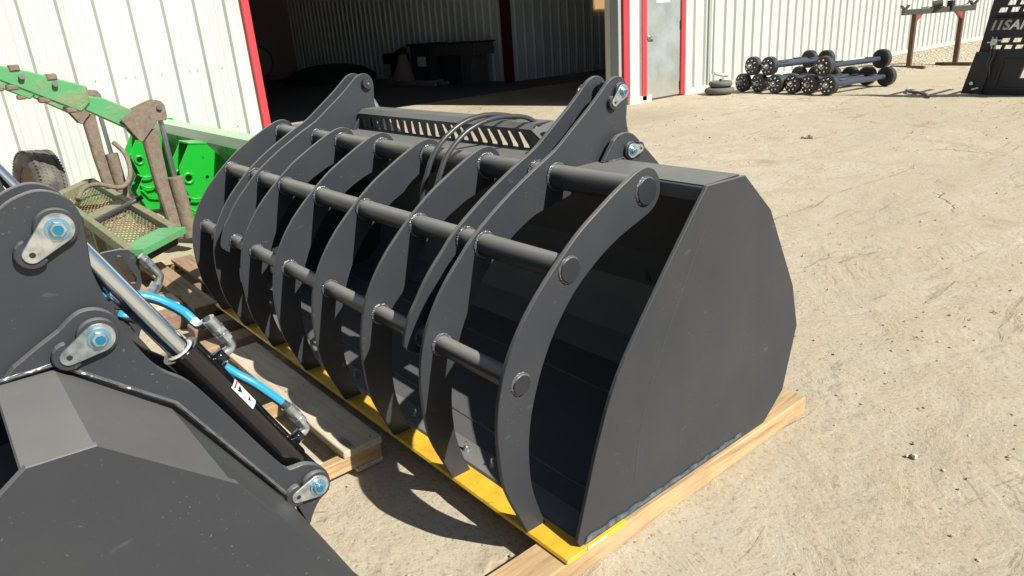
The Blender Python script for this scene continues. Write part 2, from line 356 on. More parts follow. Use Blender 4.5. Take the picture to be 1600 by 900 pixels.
def text_obj(name, s, size, material, parent, mtx, ext=0.002, bold=0.0):
    cu = bpy.data.curves.new(name, 'FONT'); cu.body = s; cu.size = size; cu.extrude = ext; cu.offset = bold
    cu.align_x = 'CENTER'; cu.align_y = 'CENTER'
    tmp = bpy.data.objects.new('t', cu); C.objects.link(tmp)
    dg = bpy.context.evaluated_depsgraph_get(); me = bpy.data.meshes.new_from_object(tmp.evaluated_get(dg))
    bpy.data.objects.remove(tmp); bpy.data.curves.remove(cu)
    me.transform(mtx); me.materials.clear(); me.materials.append(material)
    o = bpy.data.objects.new(name, me); C.objects.link(o); o.parent = parent; return o
def smooth_pts(pts, sub=6):
    pts = [Vector(p) for p in pts]; out = []
    for i in range(len(pts)-1):
        p0, p1, p2, p3 = pts[max(i-1, 0)], pts[i], pts[i+1], pts[min(i+2, len(pts)-1)]
        for k in range(sub):
            u = k/sub; out.append(0.5*((2*p1)+(-p0+p2)*u+(2*p0-5*p1+4*p2-p3)*u*u+(-p0+3*p1-3*p2+p3)*u**3))
    out.append(pts[-1]); return out
def smooth2(pts, sub=4, closed=False):
    return [(p.x, p.y) for p in smooth_pts([(a, b_, 0) for a, b_ in pts], sub)]

# ------------------------------------------------------------------ ground
def ground():
    bm = bmesh.new()
    xs = [-400, -150, -60, -30, -20]+[-16+i*0.5 for i in range(20)]+[-6+i*0.05 for i in range(181)]+[3.2+i*0.6 for i in range(12)]+[15, 30, 80, 400]
    ys = [-400, -100, -30, -12, -6]+[-3+i*0.05 for i in range(161)]+[5.1+i*0.3 for i in range(60)]+[24, 28, 35, 60, 150, 400]
    grid = []
    for y in ys:
        row = []
        for x in xs:
            h = 0
            if -8.1 < x < 6:
                near = min(1, max(0, (6.5+x)/2)) if x < -4.5 else 1
                h = (noise.noise(Vector((x*1.1, y*1.1, 3)))*0.010+noise.noise(Vector((x*4.3, y*4.3, 9)))*0.006+noise.noise(Vector((x*11, y*11, 5)))*0.004)*near
            row.append(bm.verts.new((x, y, G+h-0.004)))
        grid.append(row)
    for j in range(len(ys)-1):
        for i in range(len(xs)-1):
            bm.faces.new((grid[j][i], grid[j][i+1], grid[j+1][i+1], grid[j+1][i])).smooth = True
    me = bpy.data.meshes.new('ground'); bm.to_mesh(me); bm.free(); me.materials.append(M_ground)
    o = bpy.data.objects.new('ground', me); C.objects.link(o)
    tag(o, 'packed pale tan dirt yard with fine grit and hairline cracks', 'ground', kind='structure')
ground()
def rock(mb, c, r, flat=0.6):
    n1, n2 = 6, 4; off = random.random()*50
    vs = []
    for i in range(n2+1):
        th = math.pi*i/n2
        for k in range(n1):
            ph = math.tau*k/n1
            d = Vector((math.sin(th)*math.cos(ph), math.sin(th)*math.sin(ph), math.cos(th)*flat))
            rr = r*(0.75+0.5*noise.noise(d*1.7+Vector((off, 0, 0)))+random.uniform(-.08, .08)); vs.append(Vector(c)+d*rr)
    fs = [(i*n1+k, i*n1+(k+1) % n1, (i+1)*n1+(k+1) % n1, (i+1)*n1+k) for i in range(n2) for k in range(n1)]
    mb.add(vs, fs)
mb = MB()
def chip(mb, c, r):
    a = random.random()*math.tau; q = []
    for k in range(4): q.append((c[0]+r*math.cos(a+k*1.571)*random.uniform(.6, 1.1), c[1]+r*math.sin(a+k*1.571)*random.uniform(.6, 1.1), c[2]))
    q += [(c[0]+r*random.uniform(-.3, .3), c[1]+r*random.uniform(-.3, .3), c[2]+r*random.uniform(.5, .9))]
    mb.add(q, [(0, 1, 4), (1, 2, 4), (2, 3, 4), (3, 0, 4)])
n_ = 0
while n_ < 22000:
    u = random.random()
    if u < 0.62: x, y = random.uniform(-3.2, 2.6), random.uniform(-1.3, 4)
    else: x, y = random.uniform(-8, 6), random.uniform(-1.5, 13)
    n_ += 1
    if noise.noise(Vector((x*1.4, y*1.4, 7))) < random.uniform(-0.6, 0.35): continue
    if -3.2 < x < 0.02 and 0.1 < y < 1.3: continue
    r = 0.0022+0.0085*random.random()**9
    if y > 4: r *= 1.7
    chip(mb, (x, y, G-0.003), r) if r < 0.006 else rock(mb, (x, y, G+r*0.1), r)
tag(mb.obj('pebbles', M_stone, recalc=False), 'loose pebbles and grit scattered over the dirt yard', 'pebbles', kind='stuff')
for (x, y, r, lab) in [(0.46, 1.32, 0.019, 'pale stone lying on the dirt right of the large bucket'), (-3.33, 7.55, 0.06, 'brown clod out in the middle of the yard behind the bucket')]:
    mb = MB(); rock(mb, (x, y, G+r*0.4), r); rock(mb, (x-r*1.2, y-r*0.5, G+r*0.2), r*0.6)
    tag(mb.obj('stone', mat('pale_stone', (0.50, 0.45, 0.37), 0.8)[0] if y < 3 else M_stone), lab, 'stone')
# gravel bank along the wall
mb = MB(); nx, ny = 14, 60; vs = []
for j in range(ny):
    for i in range(nx):
        x = -8.2+i*0.22; y = 15.5+j*0.32
        e = math.sin(math.pi*min(1, max(0, (i+1.5)/nx)))*math.sin(math.pi*min(1, j/ny*1.1+0.03))**0.6
        vs.append((x, y, G-0.03+0.16*max(0, e)+0.05*max(0, e)*noise.noise(Vector((x*2, y*2, 1)))))
mb.add(vs, [(j*nx+i, j*nx+i+1, (j+1)*nx+i+1, (j+1)*nx+i) for j in range(ny-1) for i in range(nx-1)], True)
tag(mb.obj('gravel_bank', M_gravel, recalc=False), 'low bank of pale gravel along the foot of the white wall', 'gravel', kind='structure')

# ------------------------------------------------------------------ metal building
XW = -8.217
bld = thing('metal_building', 'white ribbed metal shop building with red trim and a wide open doorway', 'building', (XW, 0, G))
def rel(o): pass
def siding(y0, y1, z0, z1, x, pitch=0.361, ph=0.0, depth=0.045, rw=0.045, flat='x', sgn=1):
    """corrugated sheet, ribs standing out by depth; built in world coords relative to bld"""
    prof = []
    k = math.floor((y0-ph)/pitch)-1
    minor = 0.006
    while ph+k*pitch < y1+pitch:
        c = ph+k*pitch
        prof += [(c-rw, 0), (c-rw*0.45, depth), (c+rw*0.45, depth), (c+rw, 0)]
        for q in (0.36, 0.64):
            m = c+pitch*q; prof += [(m-0.018, 0), (m-0.008, minor), (m+0.008, minor), (m+0.018, 0)]
        k += 1
    prof = [(min(max(p, y0), y1), d) for p, d in prof]
    out = []
    for p in prof:
        if not out or abs(out[-1][0]-p[0]) > 1e-5: out.append(p)
    mb = MB(); n = len(out)
    if flat == 'x': vs = [(x+sgn*d-XW, p, z0-G) for p, d in out]+[(x+sgn*d-XW, p, z1-G) for p, d in out]
    else: vs = [(p-XW, x+sgn*d, z0-G) for p, d in out]+[(p-XW, x+sgn*d, z1-G) for p, d in out]
    mb.add(vs, [(i, i+1, n+i+1, n+i) for i in range(n-1)])
    return mb
ZT = 6.6; ZH = 5.15; YL, YR = 2.42, 9.44
def bx(name, m_, a, b_, bevel=0, par=bld, ox=XW, oy=0, oz=G):
    return MB().box((a[0]-ox, a[1]-oy, a[2]-oz), (b_[0]-ox, b_[1]-oy, b_[2]-oz)).obj(name, m_, par, bevel)
siding(-9, 2.325, G+0.0, ZT, XW, ph=-0.017).obj('siding', M_wall, bld, recalc=False)
siding(YL-0.1, 9.70, ZH, ZT, XW, ph=-0.017).obj('siding', M_wall, bld, recalc=False)
siding(9.63, 9.985, G+0.12, ZT, XW, ph=9.3).obj('siding', M_wall, bld, recalc=False)
siding(9.99, 11.36, 2.12, ZT, XW, ph=9.3).obj('siding', M_wall, bld, recalc=False)
siding(11.36, 34, G+0.12, ZT, XW, ph=11.71).obj('siding', M_wall, bld, recalc=False)
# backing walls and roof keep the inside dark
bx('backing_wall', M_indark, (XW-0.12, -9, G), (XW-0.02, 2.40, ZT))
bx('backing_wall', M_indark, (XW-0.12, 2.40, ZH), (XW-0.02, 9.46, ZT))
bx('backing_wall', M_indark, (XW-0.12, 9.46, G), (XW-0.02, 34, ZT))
bx('roof', M_roof, (-32, -9, ZT), (XW+0.3, 34, ZT+0.12))
bx('red_trim', M_red, (XW-0.02, 2.325, G), (XW+0.055, 2.425, ZH), 0.006)
bx('red_trim', M_red, (XW-0.02, 9.465, G+0.14), (XW+0.055, 9.615, ZH), 0.006)
bx('red_trim', M_red, (XW-0.02, 2.43, ZH-0.02), (XW+0.055, YR-0.005, ZH+0.12), 0.006)
bx('doorway_jamb', M_jamb, (XW-0.19, 9.36, G), (XW+0.01, 9.437, ZH))
bx('doorway_jamb', mat('pale_flashing', (0.55, 0.57, 0.52), 0.5)[0], (XW-0.30, 9.33, G), (XW-0.195, 9.40, ZH))
bx('base_flashing', mat('cream_base_flashing', (0.80, 0.76, 0.62), 0.55)[0], (XW-0.01, 9.62, G-0.01), (XW+0.06, 10.28, G+0.115), 0.004)
bx('base_flashing', bpy.data.materials['cream_base_flashing'], (XW-0.01, 11.37, G-0.01), (XW+0.055, 34, G+0.115), 0.004)
# man door
door = bx('door', M_door, (XW-0.015, 10.145, G+0.035), (XW+0.025, 11.205, 2.08), 0.004)
fr = bx('door_frame', M_red, (XW-0.02, 9.99, G+0.02), (XW+0.06, 10.135, 2.13), 0.01)
bx('door_frame', M_red, (XW-0.02, 11.215, G+0.02), (XW+0.06, 11.36, 2.13), 0.01)
bx('door_frame', M_red, (XW-0.02, 10.14, 2.09), (XW+0.055, 11.21, 2.2), 0.01)
mb = MB(); mb.cyl((0.025, 10.22, 1.13-G), (0.045, 10.22, 1.13-G), 0.055); mb.cyl((0.045, 10.22, 1.13-G), (0.09, 10.22, 1.13-G), 0.022)
mb.bar((0.085, 10.21, 1.13-G), (0.085, 10.37, 1.12-G), 0.02, 0.028); mb.obj('door_handle', M_zinc, door)
for z in (1.23, 0.05, 1.95): bx('hinge', M_dark, (XW+0.026, 11.19, z), (XW+0.045, 11.213, z+0.16))
sg = bx('door_sign', M_white, (XW+0.026, 10.45, 1.745), (XW+0.032, 10.86, 2.0))
# the lettering on the sign is above the frame's edge; only soft rows show
mb = MB()
for r_ in range(3):
    for k in range(5): mb.box((0.033, 10.50+k*0.065, 1.80+r_*0.06-G), (0.0345, 10.545+k*0.065, 1.825+r_*0.06-G))
mb.obj('sign_print', mat('grey_print', (0.35, 0.38, 0.4), 0.6)[0], bld)
# downspout
mb = MB(); mb.tube(smooth_pts([(0.10, 12.28, 6.6), (0.10, 12.28, 3), (0.10, 12.28, 0.55), (0.10, 12.29, 0.42), (0.16, 12.32, 0.33), (0.30, 12.40, 0.29), (0.36, 12.44, 0.30)], 5), 0.036, 12)
mb.obj('downspout', mat('cream_downspout', (0.66, 0.68, 0.62), 0.45)[0], bld)
bx('corner_trim', mat('grey_green_trim', (0.34, 0.38, 0.36), 0.5)[0], (XW+0.0, 12.14, G+0.12), (XW+0.06, 12.205, ZT))
# screws on the left wall
mb = MB()
for k in range(-2, 6):
    for dy in ((0.16,) if k % 2 else (0.12, 0.22)):
        y = k*0.361-0.017+dy; z = 1.26+0.004*k
        mb.cyl((0.0, y, z-G), (0.012, y, z-G), 0.008, n=8)
        if k % 2: mb.cyl((0.0, y+0.05, 0.55-G), (0.012, y+0.05, 0.55-G), 0.007, n=8)
mb.obj('screws', mat('grey_screw_heads', (0.3, 0.3, 0.28), 0.5)[0], bld)
# interior
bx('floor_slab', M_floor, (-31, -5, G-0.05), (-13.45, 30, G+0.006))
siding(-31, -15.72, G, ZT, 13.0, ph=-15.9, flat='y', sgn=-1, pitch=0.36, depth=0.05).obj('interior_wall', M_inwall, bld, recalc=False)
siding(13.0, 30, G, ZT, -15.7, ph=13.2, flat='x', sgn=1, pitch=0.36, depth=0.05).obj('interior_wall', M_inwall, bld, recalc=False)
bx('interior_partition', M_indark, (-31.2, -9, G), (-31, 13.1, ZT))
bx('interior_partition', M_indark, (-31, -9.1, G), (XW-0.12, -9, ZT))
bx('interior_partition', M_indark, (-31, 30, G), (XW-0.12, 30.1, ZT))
bx('column', M_redcol, (-15.85, 12.76, G), (-15.62, 12.98, ZT))
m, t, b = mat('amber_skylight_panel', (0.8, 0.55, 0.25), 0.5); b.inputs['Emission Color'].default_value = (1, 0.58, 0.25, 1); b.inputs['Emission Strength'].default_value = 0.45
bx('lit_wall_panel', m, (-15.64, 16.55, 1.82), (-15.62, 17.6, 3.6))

# things inside the shop
p = thing('wooden_pallet', 'dim grey pallet on the shop floor under the dark machine', 'pallet', (-19.2, 11.9, G))
for k in range(6): MB().box((-1.3+k*0.45, -0.5, 0.10), (-0.98+k*0.45, 0.5, 0.14)).obj('deck_board', M_indark, p)
for y in (-0.5, -0.05, 0.4): MB().box((-1.3, y, 0), (1.6, y+0.1, 0.099)).obj('stringer', M_indark, p)
M_mach = mat('dull_blue_black_cabinet', (0.03, 0.035, 0.05), 0.7)[0]
c_ = thing('machine_cabinet', 'dark machine cabinet with a pale label plate inside the shop', 'cabinet', (-18.7, 12.1, G+0.14))
MB().box((-0.6, -0.4, 0), (0.55, 0.4, 1.05)).obj('housing', M_mach, c_, 0.02)
MB().box((-0.72, -0.45, 1.05), (0.35, 0.45, 1.11)).obj('lid', M_dark, c_)
MB().box((-0.18, -0.41, 0.42), (0.30, -0.405, 0.72)).obj('label_plate', mat('pale_blue_label', (0.65, 0.75, 0.78), 0.5)[0], c_)
c_ = thing('work_table', 'long dark steel work table beside the machine cabinet', 'table', (-17.0, 12.3, G))
MB().box((-1.4, -0.4, 0.85), (0.9, 0.35, 1.2)).obj('table_box', mat('grey_brown_table', (0.11, 0.10, 0.095), 0.7)[0], c_, 0.01)
MB().box((-0.9, -0.35, 0), (-0.1, 0.3, 0.85)).obj('leg', M_mach, c_)
MB().box((0.1, -0.35, 0), (0.6, 0.3, 0.85)).obj('leg', mat('slate_panel', (0.10, 0.11, 0.13), 0.7)[0], c_)
MB().box((-1.0, -0.44, 1.2), (0.95, 0.38, 1.235)).obj('table_edge', M_dark, c_)
mb = MB(); mb.cyl((0.35, -0.2, 1.2), (0.36, -0.2, 1.75), 0.012, n=8); mb.cyl((0.25, -0.2, 1.85), (0.36, -0.2, 1.75), 0.04, n=8); mb.obj('lamp_arm', M_zinc, c_)
c_ = MB().lathe((-19.6, 11.6, G+0.14), (0, 0, 1), [(0, 0.45), (0.1, 0.42), (0.55, 0.2), (0.8, 0.12)], 20).obj('sack', mat('grey_brown_sack', (0.25, 0.21, 0.19), 0.8)[0])
tag(c_, 'pale brown cone-shaped sack beside the machine cabinet', 'sack')
c_ = thing('engine_hoist', 'dark irregular machine on the pallet left of the cone sack', 'machine', (-20.6, 12.0, G+0.14))
MB().box((-0.5, -0.3, 0.5), (0.3, 0.3, 0.85)).obj('body', M_dark, c_, 0.03)
MB().box((-0.1, -0.25, 0.0), (0.45, 0.25, 0.5)).obj('stand', M_dark, c_, 0.02); MB().cyl((0.3, -0.2, 0.8), (0.8, -0.2, 0.95), 0.12).obj('motor', M_mach, c_)
c_ = MB().lathe((-25, 11.6, G), (0, 0, 1), [(0, 1.7), (0.25, 1.75), (0.5, 1.3), (0.66, 0.6)], 24).obj('tarp_heap', mat('dark_green_tarp', (0.015, 0.045, 0.03), 0.8)[0])
tag(c_, 'low dark green covered heap at the back of the shop', 'covered heap')
c_ = thing('round_tank', 'dark round tank end standing in the gloom by the left of the doorway', 'tank', (-22, 7.7, G))
MB().cyl((-1.2, 0, 1.05), (0, 0, 1.05), 0.52, n=32).obj('shell', M_dark, c_); MB().cyl((0.002, 0, 1.05), (0.02, 0, 1.05), 0.44, n=32).obj('end_plate', mat('dull_tank_green', (0.10, 0.12, 0.11), 0.6)[0], c_)
MB().box((-1.0, -0.35, 0), (-0.2, 0.35, 0.6)).obj('cradle', M_dark, c_)

# ------------------------------------------------------------------ grapple buckets
TINE = smooth2([(-0.072, 0.012), (-0.097, 0.079), (-0.132, 0.169), (-0.151, 0.242), (-0.157, 0.333), (-0.157, 0.417), (-0.146, 0.5), (-0.125, 0.575), (-0.1, 0.632), (-0.069, 0.684), (-0.032, 0.735), (0.010, 0.783), (0.057, 0.828), (0.106, 0.871), (0.167, 0.920), (0.228, 0.963), (0.302, 1.005), (0.365, 1.039), (0.438, 1.074), (0.484, 1.091), (0.527, 1.095), (0.562, 1.079), (0.583, 1.047), (0.588, 1.008), (0.576, 0.979), (0.552, 0.955), (0.518, 0.939), (0.467, 0.922)], 3) + \
    smooth2([(0.393, 0.898), (0.315, 0.862), (0.256, 0.826), (0.205, 0.790), (0.155, 0.745), (0.094, 0.672), (0.046, 0.595), (0.009, 0.515), (-0.022, 0.425), (-0.038, 0.34), (-0.043, 0.265), (-0.040, 0.185), (-0.028, 0.122), (-0.011, 0.060), (0.008, 0.010)], 3)
LO_FRONT = [(-0.072, 0.012), (-0.097, 0.079), (-0.132, 0.169), (-0.151, 0.242), (-0.157, 0.333), (-0.157, 0.417), (-0.146, 0.5), (-0.125, 0.575), (-0.1, 0.632)]
MID_FRONT = [(-0.069, 0.684), (-0.032, 0.735), (0.010, 0.783), (0.057, 0.828), (0.117, 0.885), (0.249, 0.975), (0.397, 1.058), (0.512, 1.115), (0.603, 1.178), (0.695, 1.243), (0.769, 1.302), (0.790, 1.320), (0.812, 1.333), (0.845, 1.341), (0.872, 1.334), (0.893, 1.315), (0.903, 1.285), (0.902, 1.25)]
ARM_BACK = [(0.895, 1.181), (0.903, 1.13), (0.915, 1.085), (0.885, 1.03), (0.80, 0.985), (0.66, 0.955), (0.54, 0.93), (0.45, 0.912), (0.393, 0.898), (0.315, 0.862), (0.256, 0.826), (0.205, 0.790), (0.155, 0.745)]
TINE_BACK = [(0.094, 0.672), (0.046, 0.595), (0.009, 0.515), (-0.022, 0.425), (-0.038, 0.34), (-0.043, 0.265), (-0.040, 0.185), (-0.028, 0.122), (-0.011, 0.060), (0.008, 0.010)]
ARM_LONG = smooth2(LO_FRONT+MID_FRONT, 3)+smooth2(ARM_BACK, 3)+smooth2(TINE_BACK, 3)
ARM_SHORT = smooth2([(-0.098, 0.492), (-0.121, 0.508), (-0.137, 0.53), (-0.136, 0.556), (-0.12, 0.60), (-0.098, 0.645)]+MID_FRONT, 3)+smooth2(ARM_BACK, 3)+smooth2([(0.094, 0.672), (0.046, 0.595), (0.010, 0.535), (-0.02, 0.498), (-0.060, 0.484)], 3)
SIDE_BACK = [(1.035, 0.0), (1.162, 0.096), (1.236, 0.357), (1.182, 0.541), (0.991, 0.88), (0.821, 1.033)]
BRACKET = [(0.715, 1.040), (0.775, 1.113), (0.797, 1.128), (0.835, 1.135)] + smooth2([(0.862, 1.132), (0.886, 1.122), (0.908, 1.106), (0.925, 1.090), (0.950, 1.066), (0.985, 1.035), (1.025, 0.998), (1.060, 0.962), (1.085, 0.925), (1.105, 0.88), (1.125, 0.82), (1.145, 0.745), (1.175, 0.642), (1.195, 0.632), (1.215, 0.632), (1.24, 0.620), (1.260, 0.600), (1.27, 0.57), (1.262, 0.54), (1.239, 0.522), (1.215, 0.49), (1.193, 0.44)], 3) + [(1.20, 0.39), (1.236, 0.357), (1.182, 0.541), (0.991, 0.882), (0.823, 1.036)]
PIN_TOP = (0.857, 1.284); PIN_HINGE = (0.862, 1.064); PIN_LOW = (1.225, 0.580)
TUBES = [(0.513, 1.020, 0.0445), (0.161, 0.849, 0.0395), (-0.057, 0.548, 0.0325)]

def retainer(parent, x, yz, d=(-0.052, -0.04), r=0.0275):
    """zinc pin retainer plate with blue washer and bolt head, outer face to +x"""
    y, z = yz; a = math.atan2(d[1], d[0]); L = math.hypot(*d); r2 = r*0.55
    pts = [(y+r*math.cos(a+math.radians(q)), z+r*math.sin(a+math.radians(q))) for q in range(70, 291, 12)]
    pts += [(y+L*math.cos(a)+r2*math.cos(a+math.radians(q)), z+L*math.sin(a)+r2*math.sin(a+math.radians(q))) for q in range(-75, 76, 15)]
    o = MB().plate(pts, x+0.014, x+0.020).obj('pin_retainer', M_zinc, parent, 0.001)
    ey, ez = y+L*math.cos(a), z+L*math.sin(a)
    # curved black keeper lug welded under the retainer's tail
    arc = [(ey+r2*1.75*math.cos(a+math.radians(q)), ez+r2*1.75*math.sin(a+math.radians(q))) for q in range(-115, 116, 20)]+[(ey+r2*0.9*math.cos(a+math.radians(q)), ez+r2*0.9*math.sin(a+math.radians(q))) for q in range(115, -116, -20)]
    MB().plate(arc, x, x+0.016).obj('keeper_lug', M_black, parent, 0.002)
    MB().cyl((x+0.020, y, z), (x+0.0235, y, z), r*0.70, n=28).obj('washer', M_zincb, parent)
    MB().cyl((x+0.0235, y, z), (x+0.032, y, z), r*0.52, n=6).obj('bolt_head', M_zinc, parent, 0.001)
    MB().cyl((x+0.032, y, z), (x+0.034, y, z), r*0.30, n=16).obj('bolt_mark', M_bluebolt, parent)
    MB().cyl((x+0.020, ey, ez), (x+0.021, ey, ez), r2*0.33, n=12).obj('retainer_hole', M_dark, parent)
def weld_ring(parent, x, y, z, R, sgn=1, r=0.0065):
    return MB().torus((x+sgn*0.002, y, z), (1, 0, 0), R+0.003, r*0.85, 72, 8, 0.18).obj('weld_bead', M_weld, parent)

def bucket_body(root, W, top_front, x0=0.0):
    """side plates, shell, yellow edge; near side plate's outer face at x0, far at x0-W"""
    tp = 0.014
    side = [(0.0, 0.0)]+SIDE_BACK+[(top_front, 1.038)]
    fr_ = smooth2([(top_front, 1.038), (0.532-(0.62-top_front)*0.7, 0.944), (0.37-(0.62-top_front)*0.5, 0.76), (0.190-(0.62-top_front)*0.3, 0.535), (0.100, 0.35), (0.040, 0.18), (-0.008, 0.035)], 4)
    side = [(0.004, 0.004)]+SIDE_BACK+fr_
    for xa, xb in ((x0-tp, x0), (x0-W, x0-W+tp)):
        sp_ = MB().plate(side, xa, xb).obj('side_plate', M_black, root, 0.0015)
        if xb == x0:
            wp = [(0.012, 0.006)]+[(0.03+0.84*k/40, 0.030+0.004*math.sin(k*1.3)+0.006*math.exp(-((k-4)/6)**2)) for k in range(41)]+[(0.875, 0.020)]+[(0.03+0.84*k/20, 0.0125+0.001*math.sin(k*2.1)) for k in range(20, -1, -1)]
            MB().plate(wp, x0-0.001, x0+0.005).obj('weld_seam', M_weld2, sp_, 0.003, 2)
            # faint line where the inner sheet is welded on the other face
            MB().tube(smooth_pts([(x0+0.0004, 0.60, 0.90), (x0+0.0004, 0.42, 0.60), (x0+0.0004, 0.30, 0.35), (x0+0.0004, 0.255, 0.10)], 12), 0.0007, 5).obj('scribe_line', mat('pale_scuff', (0.09, 0.09, 0.088), 0.6)[0], sp_)
    inner = [(0.02, 0.006), (1.025, 0.006), (1.145, 0.10), (1.216, 0.357), (1.163, 0.538), (0.975, 0.868), (0.812, 1.016), (top_front+0.004, 1.022), (top_front+0.008, 0.985)]
    outer = [(0.02, -0.004), (1.03, -0.004), (1.155, 0.092), (1.229, 0.357), (1.175, 0.544), (0.985, 0.878), (0.818, 1.031), (top_front-0.008, 1.034), (top_front-0.006, 0.985)]
    mb = MB(); n = len(inner)
    for xa, xb in ((x0-W+tp, x0-tp),):
        vs = [(xa, *p_) for p_ in inner]+[(xb, *p_) for p_ in inner]+[(xa, *p_) for p_ in outer]+[(xb, *p_) for p_ in outer]
        fs = [(i, i+1, n+i+1, n+i) for i in range(n-1)]+[(2*n+i+1, 2*n+i, 3*n+i, 3*n+i+1) for i in range(n-1)]+[(0, n, 3*n, 2*n), (n-1, 2*n-1, 4*n-1, 3*n-1)]
        mb.add(vs, fs)
    sh = mb.obj('bucket_shell', M_inner, root, 0.003)
    if x0 > 0.1: sh.data.materials[0] = M_black
    if x0 < 0.1: MB().box((x0-W+tp+0.001, top_front+0.002, 1.0345), (x0-tp-0.001, 0.808, 1.0385)).obj('top_plate', M_black, root, 0.001)  # thin sheet laid over the lip to carry the painted sheen
    for y in (0.23, 0.79):
        MB().tube([(x0-W+0.02+i*(W-0.04)/60, y+0.001*math.sin(i*1.7), 0.007) for i in range(61)], [0.0035+0.002*random.random() for _ in range(61)], 6).obj('weld_seam', M_weld, sh)
    # black bolted base edge in front of the floor sheet
    MB().plate([(0.02, 0.0065), (0.125, 0.0065), (0.118, 0.016), (0.028, 0.016)], x0-W+tp+0.001, x0-tp-0.001).obj('base_edge', M_black, root, 0.001)
    # cutting edge: bevelled front, returns up the sides
    MB().plate([(-0.072, 0.0), (-0.066, 0.010), (0.019, 0.012), (0.019, -0.006), (-0.055, -0.006)], x0-W-0.012, x0+0.016).obj('cutting_edge', M_yellow, root, 0.0015)
    for xa, xb in ((x0+0.0015, x0+0.016), (x0-W-0.012, x0-W-0.0015)):
        MB().box((xa, 0.0195, -0.006), (xb, 0.20, 0.010)).obj('side_cutter', M_yellow, root, 0.0015)
    return sh

def cylinder_unit(root, x, ports=True):
    (y0, z0), (y1, z1) = PIN_TOP, PIN_LOW
    a = Vector((x, y0, z0)); b_ = Vector((x, y1, z1)); d = (b_-a).normalized(); L = (b_-a).length
    cy = thing('x', None, None) if False else None
    rod = MB().cyl(a, a+d*L*0.46, 0.0225, n=40).obj('cylinder_rod', M_chrome, root)
    MB().cyl((x-0.03, y0, z0), (x+0.03, y0, z0), 0.036, n=28).obj('rod_eye', M_gloss, rod)
    bar_ = MB().cyl(a+d*L*0.44, a+d*L*0.945, 0.0385, n=40).obj('cylinder_barrel', M_gloss, root)
    MB().torus(a+d*L*0.44, d, 0.0255, 0.0035, 40, 8).obj('gland_ring', M_cream, bar_)
    MB().cyl(a+d*L*0.438, a+d*L*0.444, 0.031, n=32).obj('gland_face', M_gloss, bar_)
    MB().cyl((x-0.032, y1, z1), (x+0.032, y1, z1), 0.036, n=28).obj('barrel_eye', M_gloss, bar_)
    up_ = Vector((0, -d.z, d.y)); up_ = up_ if up_.y > 0 else -up_       # points away from the bucket
    for q in ((0.53, 0.90) if ports else ()):
        c0 = a+d*L*q
        MB().cyl(c0+up_*0.033, c0+up_*0.060, 0.016, n=6).obj('port', M_gloss, bar_)
        e0 = c0+up_*0.060
        if q < 0.6: pp = [e0, e0+up_*0.012, e0+up_*0.020-d*0.005, e0+up_*0.022-d*0.022]
        else: pp = [e0, e0+up_*0.010, e0+up_*0.016-d*0.005, e0+up_*0.017-d*0.022]
        MB().tube(smooth_pts(pp, 4), 0.0105, 12).obj('elbow_fitting', M_zinc, bar_)
        mb = MB(); q1 = Vector(pp[-1]); mb.cyl(q1, q1-d*0.018, 0.0150, n=6); mb.cyl(q1-d*0.018, q1-d*0.024, 0.012, n=14); mb.cyl(q1-d*0.024, q1-d*0.034, 0.0158, n=6); mb.cyl(q1-d*0.034, q1-d*0.062, 0.0140, n=14); mb.obj('hose_ferrule', M_zinc, bar_)
    # small white warning decal on the barrel
    q2 = a+d*L*0.60; sd = Vector((1, 0, 0)); nrm = (up_*0.75+sd*0.66).normalized(); tn = d.cross(nrm).normalized()
    vs = []
    for i in range(5):
        an = -0.34+i*0.17
        for u in (0, 0.075):
            nn = nrm*math.cos(an)+tn*math.sin(an); vs.append(q2+d*u+nn*0.0392)
    mb = MB(); mb.add(vs, [(2*i, 2*i+1, 2*i+3, 2*i+2) for i in range(4)]); dec = mb.obj('warning_decal', M_white, bar_, recalc=False)
    mb = MB()
    for (u, s_) in ((0.022, 0.009), (0.055, 0.006)):
        c0 = q2+d*u+nrm*0.0398; mb.add([c0+d*s_+tn*s_*0.4, c0-d*s_*0.6+tn*s_, c0-d*s_*0.6-tn*s_], [(0, 1, 2)])
    mb.obj('decal_print', M_ink, dec, recalc=False)
    mb = MB(); c0 = q2+d*0.004+nrm*0.0398; mb.add([c0+tn*0.010, c0-tn*0.010, c0-tn*0.010+d*0.005, c0+tn*0.010+d*0.005], [(0, 1, 2, 3)]); mb.obj('decal_print', M_redprint, dec, recalc=False)
    return a, b_, d, L, up_

def striped_hose(root, pts, r=0.011, stripes=((0, 1, 'c'),), print_side=None):
    P_ = smooth_pts(pts, 8); h = MB().tube(P_, r, 12).obj('hydraulic_hose', M_rubber, root)
    n = len(P_)
    for a, b_, k in stripes:
        i0, i1 = int(a*(n-1)), int(b_*(n-1)); seg = P_[i0:i1+1]
        if len(seg) < 2: continue
        vs = []; side = Vector(print_side or (0.45, -0.25, 0.85)).normalized()
        for i, p_ in enumerate(seg):
            d = (seg[min(i+1, len(seg)-1)]-seg[max(i-1, 0)]).normalized(); u = (side-d*side.dot(d)).normalized(); w = d.cross(u)
            for an in (-0.85, -0.4, 0, 0.4, 0.85): vs.append(p_+(u*math.cos(an)+w*math.sin(an))*(r+0.0006))
        mb = MB(); mb.add(vs, [(i*5+k2, i*5+k2+1, i*5+k2+6, i*5+k2+5) for i in range(len(seg)-1) for k2 in range(4)], True)
        mb.obj('hose_stripe', M_cyan if k == 'c' else M_white, h, recalc=False)
    return h

